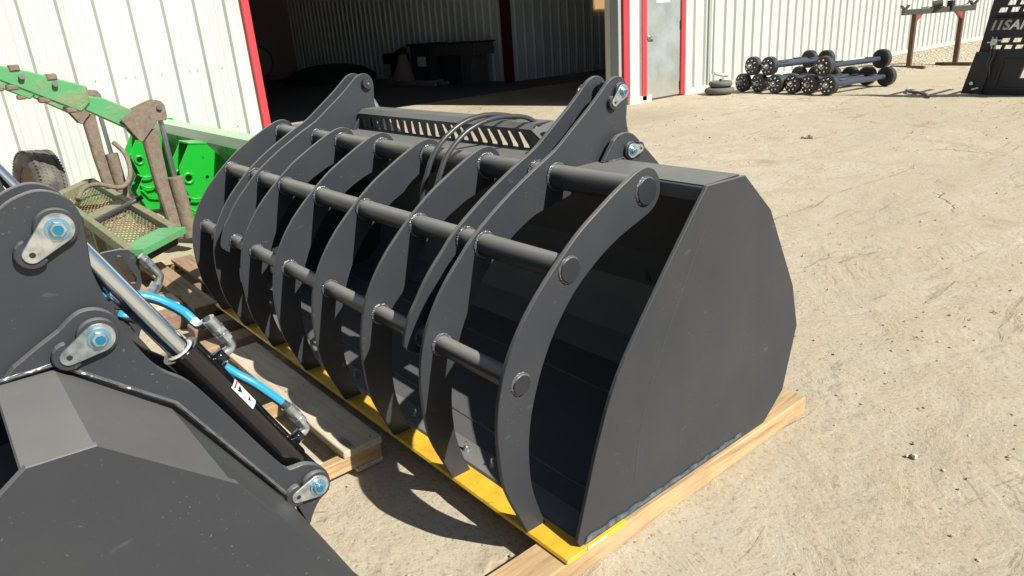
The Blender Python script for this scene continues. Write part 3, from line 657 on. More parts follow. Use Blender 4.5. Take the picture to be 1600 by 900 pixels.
def sh2(P, dy): return [(y+dy, z) for y, z in P]
def grapple_bucket(name, label, W, tf, x0, tines, longs, shorts, gy, loc, guard=True):
    """tines/longs/shorts: near-face x of plates; brk: list of (near_x, sign) bracket plate near-faces"""
    root = thing(name, label, 'grapple bucket', loc, 0, 'grapple buckets set down in the yard')
    bucket_body(root, W, tf, x0)
    T = 0.017
    for x in tines: MB().plate(sh2(TINE, gy), x-T, x).obj('tine', M_black, root, 0.002)
    for x in longs: MB().plate(sh2(ARM_LONG, gy), x-T, x).obj('tine_arm', M_black, root, 0.002)
    for x in shorts: MB().plate(sh2(ARM_SHORT, gy), x-T, x).obj('arm_plate', M_black, root, 0.002)
    allx = sorted(list(tines)+list(longs)+list(shorts))
    xn, xf = max(tines), min(tines)
    for (y, z, r) in TUBES:
        y += gy
        tb = MB().cyl((xf-T-0.012, y, z), (xn+0.010, y, z), r, n=48).obj('cross_tube', M_tube, root, 0.0015)
        for x in allx:
            pass
            if x == xn:
                MB().torus((x+0.001, y, z), (1, 0, 0), r+0.001, 0.004, 40, 8, 0.25).obj('weld_bead', M_weld, tb)
            else: weld_ring(tb, x, y, z, r)
    return root, T

xs1 = {1: -3.038, 2: -2.66, 3: -2.537, 4: -2.245, 5: -1.830, 6: -1.413, 7: -0.988, 8: -0.685, 9: -0.578, 10: -0.165}
b1, T = grapple_bucket('grapple_bucket', 'large black grapple bucket with yellow cutting edge, resting on wooden boards', 3.215, 0.612, 0.0,
    [xs1[k] for k in (1, 4, 5, 6, 7, 10)], [xs1[2], xs1[9]], [xs1[3], xs1[8]], 0.0, (0, 0, 0))
def brackets(root, pairs, gy=0.0, left=None):
    B = BRACKET if not left else left
    for x in pairs:
        o = MB().plate([(y+(gy if z > 0.45 and y > 0.83 and not (y, z) in ((0.991, 0.882), (1.182, 0.541)) else 0), z) for y, z in B], x-0.018, x).obj('bracket_plate', M_black, root, 0.002)
        MB().tube([(x+0.003, *p_) for p_ in [(0.735, 1.040), (0.822, 1.042)]]+[(x+0.003, 0.993, 0.892), (x+0.003, 1.185, 0.548)], 0.0045, 8).obj('weld_seam', M_weld, o)
def pins(root, x_arm, x_brk, inner=False, hd=(-0.052, -0.020)):
    # x_arm: near face of the nearer arm plate, x_brk near face of the nearer bracket plate; far: opposite faces
    for (yz, xx, dd) in ((PIN_TOP, x_arm, (-0.046, -0.036)), (PIN_HINGE, x_brk, hd), (PIN_LOW, x_brk, (-0.048, -0.004))):
        y, z = yz
        if not inner:
            MB().cyl((xx-0.20, y, z), (xx+0.006, y, z), 0.022, n=28).obj('hinge_pin', M_chrome, root)
            MB().cyl((xx, y, z), (xx+0.013, y, z), 0.0345, n=36).obj('pin_boss', M_black, root, 0.002)
            retainer(root, xx, yz, dd)
        else:
            MB().cyl((xx-0.20, y, z), (xx+0.012, y, z), 0.027, n=28).obj('hinge_pin', M_pin, root)
            MB().cyl((xx, y, z), (xx+0.022, y, z), 0.032, n=36).obj('pin_head', M_pin, root, 0.003)
            MB().cyl((xx+0.022, y, z), (xx+0.025, y, z), 0.017, n=28).obj('pin_face', M_pin, root)
            MB().cyl((xx+0.025, y, z), (xx+0.026, y, z), 0.005, n=12).obj('grease_nipple', M_zinc, root)
brackets(b1, (-0.536, -0.715, -2.500, -2.685))
pins(b1, -0.578, -0.536, False, (0.046, 0.002)); pins(b1, -2.537, -2.500, True)
cylinder_unit(b1, -0.64, False); cylinder_unit(b1, -2.605, False)

# rear guard with chevron slots
def guard(root, xa, xb):
    y = 0.77; holes = []
    for k in range(11):
        x = -2.455+k*0.073; w = 0.018
        holes.append([(x-0.014, 1.110), (x+0.004, 1.110), (x+0.023, 1.054), (x+0.092, 0.985), (x+0.110, 0.94), (x+0.068, 0.94), (x+0.048, 0.985), (x-0.012, 1.048)])
    for k in range(9):
        x = -1.66+k*0.073; w = 0.018
        holes.append([(x-0.014, 1.112), (x+0.006, 1.112), (x+0.058, 1.055), (x+0.052, 0.985), (x+0.044, 0.94), (x+0.018, 0.94), (x+0.018, 0.985), (x+0.018, 1.055)])
    g = MB().plate([(xa, 0.92), (xb, 0.92), (xb, 1.125), (xa, 1.125)], y, y+0.004, holes, 'y').obj('guard_panel', M_black, root)
    f = MB(); f.plate([(y-0.001, 1.1255), (y+0.03, 1.148), (y+0.13, 1.148), (y+0.13, 1.138), (y+0.034, 1.138), (y+0.004, 1.1155)], xa-0.02, xb+0.0)
    f.obj('guard_flange', M_black, root)
    MB().add([(xb+0.001, y-0.001, 1.125), (xb+0.001, y+0.13, 1.148), (xb+0.13, y+0.13, 1.06), (xb+0.13, y-0.001, 1.045), (xb+0.001, y-0.001, 1.115), (xb+0.001, y+0.13, 1.138), (xb+0.12, y+0.13, 1.05), (xb+0.12, y-0.001, 1.035)], [(0, 1, 2, 3), (4, 7, 6, 5), (0, 3, 7, 4), (1, 5, 6, 2), (2, 6, 7, 3), (0, 4, 5, 1)]).obj('guard_end', M_black, root)
    MB().plate([(xb+0.001, 1.12), (xb+0.13, 1.035), (xb+0.05, 0.92), (xb+0.001, 0.92)], y, y+0.010, (), 'y').obj('guard_end', M_inner, root)
    MB().plate([(xa-0.001, 1.12), (xa-0.07, 1.05), (xa-0.02, 0.98), (xa-0.001, 0.98)], y, y+0.010, (), 'y').obj('guard_end', M_black, root)
guard(b1, -2.50, -1.00)
striped_hose(b1, [(-1.22, 0.30, 0.74), (-1.215, 0.325, 0.88), (-1.21, 0.338, 0.938), (-1.2, 0.358, 0.994), (-1.2, 0.392, 1.055), (-1.2, 0.444, 1.108), (-1.2, 0.498, 1.143), (-1.2, 0.558, 1.17), (-1.2, 0.638, 1.186), (-1.2, 0.745, 1.183), (-1.2, 0.864, 1.153), (-1.2, 0.92, 1.09)], 0.0105, ((0.12, 0.34, 'c'), (0.62, 0.85, 'c')), (-0.75, -0.5, 0.4))
striped_hose(b1, [(-1.08, 0.25, 0.80), (-1.06, 0.29, 0.93), (-1.05, 0.314, 0.998), (-1.05, 0.35, 1.063), (-1.05, 0.389, 1.103), (-1.05, 0.438, 1.139), (-1.05, 0.489, 1.165), (-1.05, 0.574, 1.187), (-1.05, 0.676, 1.190), (-1.05, 0.80, 1.168), (-1.05, 0.90, 1.10)], 0.0105, ((0.47, 0.72, 'c'),), (-0.75, -0.4, 0.5))
for x in (-0.687, -0.525, -1.051, -0.89, -1.582, -1.42, -2.1, -1.95):
    o = MB(); o.cyl((x, 0.071, 0.016), (x, 0.071, 0.022), 0.013, n=14); o.cyl((x, 0.071, 0.022), (x, 0.071, 0.032), 0.0105, n=6); o.cyl((x, 0.071, 0.03), (x, 0.071, 0.052), 0.0055, n=10)
    o.obj('edge_bolt', M_zinc, b1)
# rubbed marking on the near yellow corner
MB().tube(smooth_pts([(0.0172, 0.02, 0.004), (0.0172, 0.05, 0.008), (0.0172, 0.08, 0.004), (0.0172, 0.10, 0.006)], 5), 0.0025, 6).obj('chalk_mark', M_white, b1)

# second bucket, left foreground: same family, narrower
D2 = -1.97
b2, T = grapple_bucket('grapple_bucket', 'smaller black grapple bucket in the left foreground with cyan striped hoses', 2.43, 0.735, 0.23,
    [0.07, -0.45, -0.80, -1.15, -1.50, -2.06], [-0.145, -1.86], [-0.25, -1.745], 0.026, (0, D2, 0))
PIN_TOP = (0.886, 1.274); PIN_HINGE = (0.896, 1.072); PIN_LOW = (1.234, 0.575)
brackets(b2, (-0.118, -0.262, -1.715, -1.87), 0.0, [(0.745, 1.040), (0.763, 1.056), (0.806, 1.080), (0.842, 1.098)]+smooth2([(0.860, 1.112), (0.880, 1.122), (0.904, 1.121), (0.926, 1.107), (0.940, 1.082), (0.948, 1.047), (0.966, 1.0), (0.987, 0.965), (1.022, 0.931), (1.047, 0.892), (1.087, 0.816), (1.127, 0.737), (1.175, 0.648), (1.195, 0.636), (1.218, 0.634), (1.243, 0.622), (1.264, 0.600), (1.273, 0.57), (1.266, 0.538), (1.239, 0.522), (1.215, 0.49), (1.193, 0.44)], 3)+[(1.20, 0.39), (1.236, 0.357), (1.182, 0.541), (0.991, 0.882), (0.823, 1.036)])
pins(b2, -0.145, -0.118); pins(b2, -1.745, -1.715, True)
a, b_, d, L, u = cylinder_unit(b2, -0.190); cylinder_unit(b2, -1.80, False)
for x in (-0.190,):
    A_ = (x, 0, 0)
    e1 = Vector((x, *PIN_TOP))+d*L*0.53+u*0.082-d*0.080; e2 = Vector((x, *PIN_TOP))+d*L*0.90+u*0.077-d*0.080
    hA = [(-0.44, 0.93, 1.0), (-0.3, 0.949, 1.083), (-0.3, 0.991, 1.076), (-0.29, 1.028, 1.061), (-0.275, 1.055, 1.043), (-0.25, 1.079, 1.02), (-0.225, 1.095, 0.994), e1]
    hB = [(-0.44, 0.9, 1.03), (-0.3, 0.96, 1.041), (-0.29, 0.994, 1.022), (-0.28, 1.028, 0.99), (-0.27, 1.068, 0.945), (-0.255, 1.11, 0.9), (-0.235, 1.15, 0.852), (-0.215, 1.18, 0.821), e2]
    striped_hose(b2, hA, 0.0105, ((0.15, 0.80, 'c'), (0.80, 0.98, 'w')))
    striped_hose(b2, hB, 0.0105, ((0.15, 0.42, 'c'), (0.43, 0.68, 'w'), (0.69, 0.98, 'c')))
# slotted coupler lug on the back of the second bucket with a fitting
lug = [(1.05, 0.855), (1.103, 0.862), (1.155, 0.866), (1.199, 0.865), (1.231, 0.858), (1.249, 0.834), (1.256, 0.802), (1.250, 0.765), (1.248, 0.72), (1.19, 0.62), (1.05, 0.70)]
slot = [(1.178, 0.842), (1.196, 0.846), (1.205, 0.836), (1.235, 0.745), (1.228, 0.725), (1.212, 0.728), (1.172, 0.825)]
MB().plate(lug, -1.62, -1.60, [slot]).obj('coupler_lug', M_black, b2)
mb = MB(); mb.tube(smooth_pts([(-1.58, 1.262, 0.83), (-1.58, 1.28, 0.80), (-1.58, 1.30, 0.76), (-1.58, 1.31, 0.735), (-1.58, 1.295, 0.705)], 4), 0.015, 10); mb.cyl((-1.58, 1.27, 0.815), (-1.58, 1.286, 0.785), 0.020, n=6); mb.cyl((-1.58, 1.295, 0.71), (-1.58, 1.27, 0.68), 0.022, n=6)
mb.obj('elbow_fitting', M_zinc, b2)

# ------------------------------------------------------------------ boards and pallets
def board(name, label, a, b_, m_, cat='board', bev=0.004, group=None):
    o = MB().box(a, b_).obj(name, m_, None, bev); return tag(o, label, cat, group)
board('wooden_board', 'sunlit pine board under the near right end of the large grapple bucket', (-0.128, -0.42, G), (0.010, 1.345, -0.0065), M_woody)
board('wooden_board', 'brown weathered board under the far left end of the large grapple bucket', (-3.02, -0.30, G), (-2.88, 1.3, -0.0065), M_wooddk)
pl = thing('wooden_pallet', 'pale pine pallet between the two grapple buckets', 'pallet', (-1.0, -0.45, G))
ZP = 0.116
def pb(n, a, b_, m_): return MB().box(a, b_).obj(n, m_, pl, 0.003)
# coordinates relative to the pallet origin (world minus (-1,-0.45,G))
pb('deck_board', (-1.34, 0.155, 0.085), (0.0, 0.325, ZP), M_woodx)
pb('deck_board', (-1.34, -0.085, 0.085), (0.0, 0.07, ZP), M_woodx)
pb('deck_board', (-1.34, -0.33, 0.085), (0.0, -0.17, ZP), M_woodx)
for x in (-0.05, -0.68, -1.34): pb('stringer', (x, -0.33, 0.022), (x+0.045, 0.32, 0.0845), M_woody)
pb('base_board', (-1.34, 0.20, 0.0), (0.0, 0.32, 0.0215), M_woodx); pb('base_board', (-1.34, -0.33, 0.0), (0.0, -0.2, 0.0215), M_woodx)
mb = MB()
for (x, y) in ((-0.03, 0.29), (-0.03, 0.2), (-0.03, 0.04), (-0.66, 0.29), (-0.66, 0.2), (-1.32, 0.28)): mb.cyl((x, y, ZP-0.001), (x, y, ZP+0.0008), 0.004, n=8)
mb.obj('nail_heads', M_dark, pl)
pl = thing('wooden_pallet', 'old brown pallet lying beyond the small grapple bucket near the green tray', 'pallet', (-3.75, -0.2, G))
for k, y in enumerate((-0.25, 0.0, 0.22)):
    MB().box((-0.75, y, 0.075), (0.55, y+0.15, 0.10)).obj('deck_board', M_woodold, pl, 0.003)
for x in (-0.7, -0.05, 0.5): MB().box((x, -0.25, 0.0), (x+0.05, 0.37, 0.0745)).obj('stringer', M_wooddk, pl, 0.003)
o = board('wood_block', 'light chipped wood block on the ground past the small bucket', (-3.62, -0.44, G), (-3.35, -0.22, 0.03), M_woodx, 'wood block')
o = board('wood_block', 'small splinter of pale wood at the far end of the yellow edge', (-3.26, -0.09, G), (-3.20, -0.03, -0.04), M_woodx, 'wood block')
board('wooden_board', 'long grey board lying under the middle of the small grapple bucket', (-2.75, -0.62, G), (-2.6, 0.05, -0.03), M_woodold)

# ------------------------------------------------------------------ green tractor loader arms, bucket, tray
def loader_arm(root, x, dy, dz, near=True):
    def sh(pts): return [(y+dy, z+dz) for y, z in pts]
    bm_ = MB().plate(sh([(-1.6, 1.90), (-0.9, 1.62), (-0.65, 1.52), (-0.5, 1.47), (-0.33, 1.40), (-0.16, 1.33), (-0.17, 1.21), (-0.24, 1.15), (-0.68, 1.42), (-0.95, 1.52), (-1.6, 1.78)]), x-0.09, x+0.05).obj('boom', M_greenold, root, 0.01)
    MB().plate(sh([(-0.20, 1.27), (-0.07, 1.235), (0.10, 1.13), (0.16, 1.05), (0.05, 0.98), (-0.21, 1.16)]), x-0.07, x+0.03).obj('boom_nose', M_greenold, root, 0.01)
    for s_ in (0.055, -0.095):
        MB().plate(sh([(0.0, 1.07), (0.12, 1.13), (0.25, 1.175), (0.285, 1.182), (0.32, 1.17), (0.34, 1.135), (0.34, 1.06), (0.33, 1.02), (0.26, 1.02), (0.12, 0.88), (0.10, 0.885)]), x+s_-0.008, x+s_+0.008).obj('knee_plate', M_mud, root, 0.004)
    MB().plate(sh([(0.135, 0.94), (0.255, 0.96), (0.245, 0.49), (0.285, 0.05), (0.175, 0.05), (0.145, 0.54)]), x-0.065, x+0.03).obj('leg', M_mud, root, 0.012)
    y0, z0, y1, z1 = 0.295+dy, 1.10+dz, 0.305+dy, 0.05+dz
    xr = x+0.0
    MB().cyl((xr, y0, z0), (xr, y0+0.01, 0.55+dz), 0.020, n=18).obj('cylinder_rod', M_steel, root)
    MB().cyl((xr+0.02, y0+0.008, 0.56+dz), (xr+0.02, y1+0.01, z1), 0.058, n=20).obj('cylinder_barrel', M_mud, root)
    for (py, pz) in ((0.295, 1.125), (-0.55, 1.44), (-0.36, 1.37)):
        MB().cyl((x-0.11, py+dy, pz+dz), (x+0.085, py+dy, pz+dz), 0.020, n=14).obj('pin', M_steel, root)
    for (py, pz) in ((-0.58, 1.495), (-0.37, 1.415)): MB().box((x-0.05, py+dy-0.03, pz+dz-0.02), (x+0.062, py+dy+0.035, pz+dz+0.025)).obj('hose_clamp', M_mud, root, 0.008)
    for (py, pz) in ((-0.62, 1.395), (-0.45, 1.29), (-0.30, 1.20)): MB().box((x-0.05, py+dy-0.035, pz+dz-0.045), (x+0.05, py+dy+0.035, pz+dz-0.005)).obj('hose_clamp', M_mud, root, 0.008)
ld = thing('tractor_loader', 'muddy faded green tractor loader arms reaching in from the left', 'tractor loader', (0, 0, 0))
loader_arm(ld, -4.97, 0.0, 0.0); loader_arm(ld, -6.75, -0.10, 0.05)
MB().cyl((-6.8, 0.2, 0.12), (-4.95, 0.24, 0.08), 0.035, n=14).obj('cross_shaft', M_mud, ld)
MB().tube(smooth_pts([(-6.7, 0.24, 0.72), (-6.6, 0.30, 0.60), (-6.5, 0.28, 0.42), (-6.35, 0.15, 0.33), (-6.3, -0.05, 0.40), (-6.1, -0.2, 0.42), (-5.9, -0.3, 0.36)], 5), 0.022, 10).obj('hose', M_mud, ld)
MB().tube(smooth_pts([(-5.35, 0.10, 0.38), (-5.30, -0.05, 0.34), (-5.15, -0.20, 0.33), (-5.0, -0.34, 0.32)], 5), 0.022, 10).obj('hose', M_rubber, ld)

gb = thing('loader_bucket', 'bright green loader bucket standing between the wall and the large grapple bucket', 'loader bucket', (0, 0, 0))
MB().plate([(0.775, 0.79), (0.80, 0.72), (0.81, 0.15), (0.92, -0.04), (1.7, G+0.01), (1.7, G+0.03), (0.935, -0.02), (0.83, 0.16), (0.82, 0.72), (0.84, 0.80), (0.80, 0.83)], -7.95, -4.20).obj('bucket_shell', M_greensheet, gb, 0.003)
MB().plate([(0.735, 0.745), (0.762, 0.828), (0.88, 0.845), (0.88, 0.835), (0.772, 0.816), (0.747, 0.74)], -7.97, -4.18).obj('top_lip', mat('pale_green_lip', (0.36, 0.50, 0.34), 0.35)[0], gb)
for x in (-7.95, -4.22): MB().plate([(0.79, 0.82), (0.81, 0.13), (0.92, G+0.005), (1.75, G+0.005), (1.15, 0.78)], x, x+0.02).obj('side_plate', M_green, gb, 0.003)
def hook(xa):
    hole = lambda y, z, r: [(y+r*math.cos(k*math.tau/14), z+r*math.sin(k*math.tau/14)) for k in range(14)]
    for x in (xa, xa-0.26):
        MB().plate([(0.395, 0.50), (0.40, 0.60), (0.515, 0.775), (0.665, 0.757), (0.785, 0.60), (0.785, 0.02), (0.60, -0.04), (0.42, -0.02), (0.35, 0.18), (0.44, 0.31)], x-0.016, x, [hole(0.455, 0.50, 0.030), hole(0.60, 0.65, 0.016), hole(0.61, 0.48, 0.016), hole(0.55, 0.30, 0.016)]).obj('hook_plate', M_green, gb)
        MB().torus((x+0.004, 0.455, 0.50), (1, 0, 0), 0.040, 0.013, 24, 8).obj('boss', M_green, gb)
    MB().plate([(0.515, 0.779), (0.665, 0.761), (0.665, 0.774), (0.515, 0.792)], xa-0.285, xa+0.006).obj('hook_cap', M_green, gb)
    MB().cyl((xa-0.28, 0.55, 0.18), (xa+0.03, 0.55, 0.18), 0.02, n=12).obj('latch_pin', M_steel, gb)
    for z in (0.36, 0.25): MB().tube(smooth_pts([(xa+0.02, 0.40, z), (xa+0.05, 0.44, z-0.03), (xa+0.05, 0.52, z-0.04), (xa+0.02, 0.57, z-0.02)], 4), 0.010, 8).obj('latch', M_green, gb)
    mb = MB(); mb.bar((xa+0.02, 0.40, 0.20), (xa+0.02, 0.46, 0.10), 0.02, 0.02); mb.bar((xa+0.02, 0.46, 0.10), (xa+0.02, 0.60, 0.06), 0.02, 0.02); mb.bar((xa+0.02, 0.60, 0.06), (xa+0.02, 0.63, 0.22), 0.02, 0.02); mb.obj('latch_frame', M_green, gb)
hook(-5.15); hook(-6.80)

tray = thing('mesh_tray', 'faded green steel tray with expanded mesh full of straw beside the loader legs', 'mesh tray', (-3.9, -0.37, G))
L_, T_, R2, B_ = Vector((-6.54, -0.378, 0.30)), Vector((-7.18, 0.03, 0.30)), Vector((-4.20, 0.02, 0.30)), Vector((-3.82, -0.36, 0.30))
O_ = Vector((-3.9, -0.37, G))
def tb(p, q, w, h, name='frame_rail', m_=M_greentray): MB().bar(p-O_, q-O_, w, h).obj(name, m_, tray, 0.003)
tb(L_, T_, 0.10, 0.08); tb(T_, R2, 0.06, 0.08); tb(R2, B_, 0.20, 0.05, 'frame_rail', M_greenold); tb(B_, L_, 0.05, 0.08)
mid1 = L_.lerp(B_, 0.50); mid2 = T_.lerp(R2, 0.50); tb(mid1, mid2, 0.14, 0.05)
mb = MB(); U1, V1 = (B_-L_), (T_-L_); nu, nv = 56, 9
P_ = lambda u, v: L_.lerp(B_, u).lerp(T_.lerp(R2, u), v)-O_-Vector((0, 0, 0.01))
for i in range(nu):
    for j in range(nv):
        c0 = P_((i+0.5)/nu, (j+(0.5 if i % 2 else 0))/nv)
        a1 = P_((i+1.5)/nu if i < nu-1 else 1, min(1, (j+0.5+(0.5 if i % 2 else 0))/nv)); a2 = P_((i+1.5)/nu if i < nu-1 else 1, max(0, (j-0.5+(0.5 if i % 2 else 0))/nv))
        mb.bar(c0, a1, 0.008, 0.006); mb.bar(c0, a2, 0.008, 0.006)
mb.obj('expanded_mesh', M_greentray, tray)
mb = MB(); vs = []
for i in range(41):
    for j in range(9): vs.append(P_(0.02+0.96*i/40, 0.03+0.94*j/8)-Vector((0, 0, 0.05-0.03*noise.noise(Vector((i*0.3, j*0.5, 2))))))
mb.add(vs, [(i*9+j, i*9+j+1, (i+1)*9+j+1, (i+1)*9+j) for i in range(40) for j in range(8)], True)
mb.obj('straw', M_hay, tray, recalc=False)
for p_ in (L_, T_, R2+Vector((-1.0, 0, 0)), B_+Vector((-1.1, 0, 0))): MB().bar(p_-O_-Vector((0, 0, 0.04)), Vector((p_.x, p_.y, G))-O_, 0.06, 0.06, (0, 1, 0)).obj('leg', M_greentray, tray)
MB().bar(R2-O_-Vector((-0.02, 0, 0.05)), B_-O_-Vector((-0.02, 0, 0.05)), 0.02, 0.10).obj('end_plate', M_dark, tray)

# ------------------------------------------------------------------ tyre leaning at the wall
def tyre(name, label, c, axis, R, w, rimR):
    root = thing(name, label, 'wheel', c)
    ax = Vector(axis).normalized()
    prof = [(-w*0.42, rimR), (-w*0.5, rimR+0.03), (-w*0.5, R*0.86), (-w*0.40, R*0.97), (-w*0.2, R), (0, R*1.005), (w*0.2, R), (w*0.40, R*0.97), (w*0.5, R*0.86), (w*0.5, rimR+0.03), (w*0.42, rimR)]
    mb = MB(); n = 64; a = ax.orthogonal().normalized(); b_ = ax.cross(a)
    vs = [ax*h+(a*math.cos(k*math.tau/n)+b_*math.sin(k*math.tau/n))*r for h, r in prof for k in range(n)]
    mb.add(vs, [(i*n+k, i*n+(k+1) % n, ((i+1) % len(prof))*n+(k+1) % n, ((i+1) % len(prof))*n+k) for i in range(len(prof)) for k in range(n)], True)
    mb.obj('carcass', M_tyre, root)
    mb = MB()
    for r_ in range(4):
        for k in range(60):
            th = (k+(0.5 if r_ % 2 else 0))*math.tau/60; h = (-0.36+r_*0.24)*w
            u = a*math.cos(th)+b_*math.sin(th); tn = ax.cross(u)
            c0 = ax*h+u*(R*0.995); mb.bar(c0-tn*0.012+ax*0.010, c0+tn*0.012-ax*0.010, 0.042, 0.016, tuple(u))
    mb.obj('tread', M_tyre, root)
    mb = MB(); mb.lathe((0, 0, 0), ax, [(-w*0.40, rimR), (-w*0.1, rimR*0.9), (-w*0.1, 0.05), (w*0.05, 0.05), (w*0.05, rimR*0.9), (w*0.40, rimR)], 32); mb.obj('rim', M_rust, root)
    return root
tyre('spare_wheel', 'worn treaded tyre with brown rim leaning by the white wall', (-7.55, -0.38, 0.30), (0.25, -1, 0.12), 0.36, 0.28, 0.19)
tyre('spare_wheel', 'small grey wheel lying on the ground in front of the leaning tyre', (-6.95, -0.50, 0.02), (0.1, -0.2, 1), 0.24, 0.16, 0.11)

# ------------------------------------------------------------------ axles by the wall
def axle(label, p, q):
    p, q = Vector(p), Vector(q); d = (q-p).normalized(); Ln = (q-p).length; r = 0.182
    root = thing('trailer_axle', label, 'axle', (p.x, p.y, G), 0, 'trailer axles stacked by the white wall')
    o = Vector((p.x, p.y, G)); p = p-o; q = q-o
    for c0, s_ in ((p, 1), (q, -1)):
        dr = MB(); dr.lathe(c0, d*s_, [(0, r*0.93), (0.012, r), (0.11, r), (0.12, r*0.9), (0.125, 0.06)], 36); dr = dr.obj('brake_drum', M_drum, root)
        MB().lathe(c0, d*s_, [(-0.09, 0.024), (-0.085, 0.034), (-0.03, 0.040), (-0.028, 0.052), (0.0, 0.056)], 20).obj('hub_cap', M_zinc, dr)
        a = d.orthogonal().normalized(); b2_ = d.cross(a)
        for k in range(8 if s_ == 1 else 0):
            u = a*math.cos(k*math.tau/8+0.2)+b2_*math.sin(k*math.tau/8+0.2); c1 = c0+u*r*0.62
            MB().cyl(c1-d*s_*0.028, c1, 0.0145, n=8).obj('wheel_stud', M_stud, dr)
        MB().lathe(c0+d*s_*0.122, d*s_, [(0, r*0.86), (0.008, r*0.86)], 30).obj('backing_plate', M_dark, dr)
    MB().cyl(p+d*0.13, q-d*0.13, 0.052, n=20).obj('axle_tube', M_axtube, root)
    for k in (0.25, 0.75): c1 = p.lerp(q, k); MB().bar(c1-d*0.09+Vector((0, 0, 0.055)), c1+d*0.09+Vector((0, 0, 0.055)), 0.07, 0.02).obj('spring_seat', M_axtube, root)
zc = G+0.184
bot = [(-7.27, 12.05), (-6.88, 12.02), (-6.46, 11.93), (-6.12, 11.98), (-5.77, 11.96), (-5.36, 11.88)]
names = ['leftmost axle of the bottom row, beside the coiled tyres', 'second axle from the left in the bottom row', 'third axle from the left in the bottom row', 'fourth axle from the left in the bottom row', 'second axle from the right in the bottom row', 'rightmost axle of the bottom row, nearest the rusty stand']
for (x, y), l in zip(bot, names): axle('black trailer axle, '+l, (x, y, zc), (x+0.34, y+1.75, zc))
topz = zc+0.325
for (x, y, l) in ((-7.08, 12.08, 'leftmost of the three on the top row'), (-6.68, 12.02, 'middle one of the three on the top row'), (-5.53, 11.98, 'alone at the right of the top row')):
    axle('black trailer axle with eight bright studs, '+l, (x, y, topz), (x+0.34, y+1.75, topz))
for z, l, R_2 in ((G+0.075, 'lower grey small tyre lying flat by the downspout', 0.30), (G+0.20, 'upper grey small tyre lying flat by the downspout', 0.24)):
    root = thing('small_tyre', l, 'tyre', (-7.50, 11.62 if R_2 > .25 else 11.66, z), 0, 'small tyres lying flat by the downspout')
    MB().torus((0, 0, 0), (0, 0, 1), R_2-0.06, 0.06, 36, 12).obj('carcass', mat('grey_old_rubber', (0.13, 0.13, 0.115), 0.8)[0], root)
    MB().cyl((0, 0, -0.03), (0, 0, 0.03), R_2-0.08, n=24).obj('rim', M_tyre, root)
    if R_2 < .25: MB().cyl((0.0, 0, 0.02), (0.0, 0, 0.10), 0.03, n=10).obj('hub', M_tyre, root)

# ------------------------------------------------------------------ rusty stand
st = thing('steel_stand', 'rusty two-legged steel stand with a grinder on top by the white wall', 'stand', (-5.8, 17.75, G))
l1, l2 = Vector((-0.34, -0.45, 0)), Vector((0.34, 0.45, 0)); dd = (l2-l1).normalized()
for l_ in (l1, l2):
    MB().bar(l_+Vector((0, 0, 0.07)), l_+Vector((0, 0, 1.21)), 0.10, 0.10, (1, 0, 0)).obj('leg', M_rusty, st, 0.005)
    MB().bar(l_+Vector((-0.42, 0.0, 0.035)), l_+Vector((0.38, -0.05, 0.035)), 0.09, 0.07).obj('foot', M_rusty, st, 0.005)
MB().bar(l1-dd*0.30+Vector((0, 0, 1.27)), l2+dd*0.28+Vector((0, 0, 1.27)), 0.12, 0.12).obj('beam', M_rack, st, 0.005)
for l_, s_ in ((l1, 1), (l2, -1)):
    c0 = l_+Vector((0, 0, 1.209)); mb = MB(); q1 = c0+dd*s_*0.16; q2 = c0-Vector((0, 0, 0.2)); nn = dd.cross(Vector((0, 0, 1)))*0.06
    mb.add([c0-nn, q1-nn, q2-nn, c0+nn, q1+nn, q2+nn], [(0, 1, 2), (5, 4, 3), (0, 3, 4, 1), (1, 4, 5, 2), (2, 5, 3, 0)]); mb.obj('gusset', M_rackred, st)
for e, s_ in ((l1-dd*0.26, 1), (l2+dd*0.24, 1)):
    mb = MB()
    for k in (-1, 1): mb.bar(e+Vector((0, 0, 1.32)), e+dd*0.09*k+Vector((0, 0, 1.42)), 0.09, 0.03)
    mb.obj('pipe_rest', M_rack, st)
gr_ = thing('bench_grinder', 'small dark grinder sitting on the beam of the rusty stand', 'grinder', (-5.83, 17.70, G+1.332))
MB().cyl((-0.08, -0.05, 0.06), (0.08, 0.05, 0.08), 0.085, n=20).obj('wheel_guard', M_rack, gr_); MB().box((-0.12, -0.12, 0), (0.12, 0.12, 0.02)).obj('base', M_rack, gr_)
MB().bar((-0.12, -0.14, 0.02), (-0.24, -0.26, 0.012), 0.03, 0.02).obj('lever', M_rack, gr_)
sb = thing('switch_box', 'black switch box with a looped cable on the beam of the rusty stand', 'switch box', (-5.64, 17.96, G+1.332))
MB().box((-0.06, -0.07, -0.08), (0.06, 0.07, 0.13)).obj('box', M_dark, sb, 0.005)
MB().tube(smooth_pts([(0.0, 0.03, 0.14), (0.10, 0.14, 0.20), (0.2, 0.26, 0.25), (0.27, 0.36, 0.18), (0.22, 0.32, 0.03), (0.08, 0.14, 0.02), (0.02, 0.06, 0.05)], 6), 0.011, 8).obj('cable', M_rubber, sb)

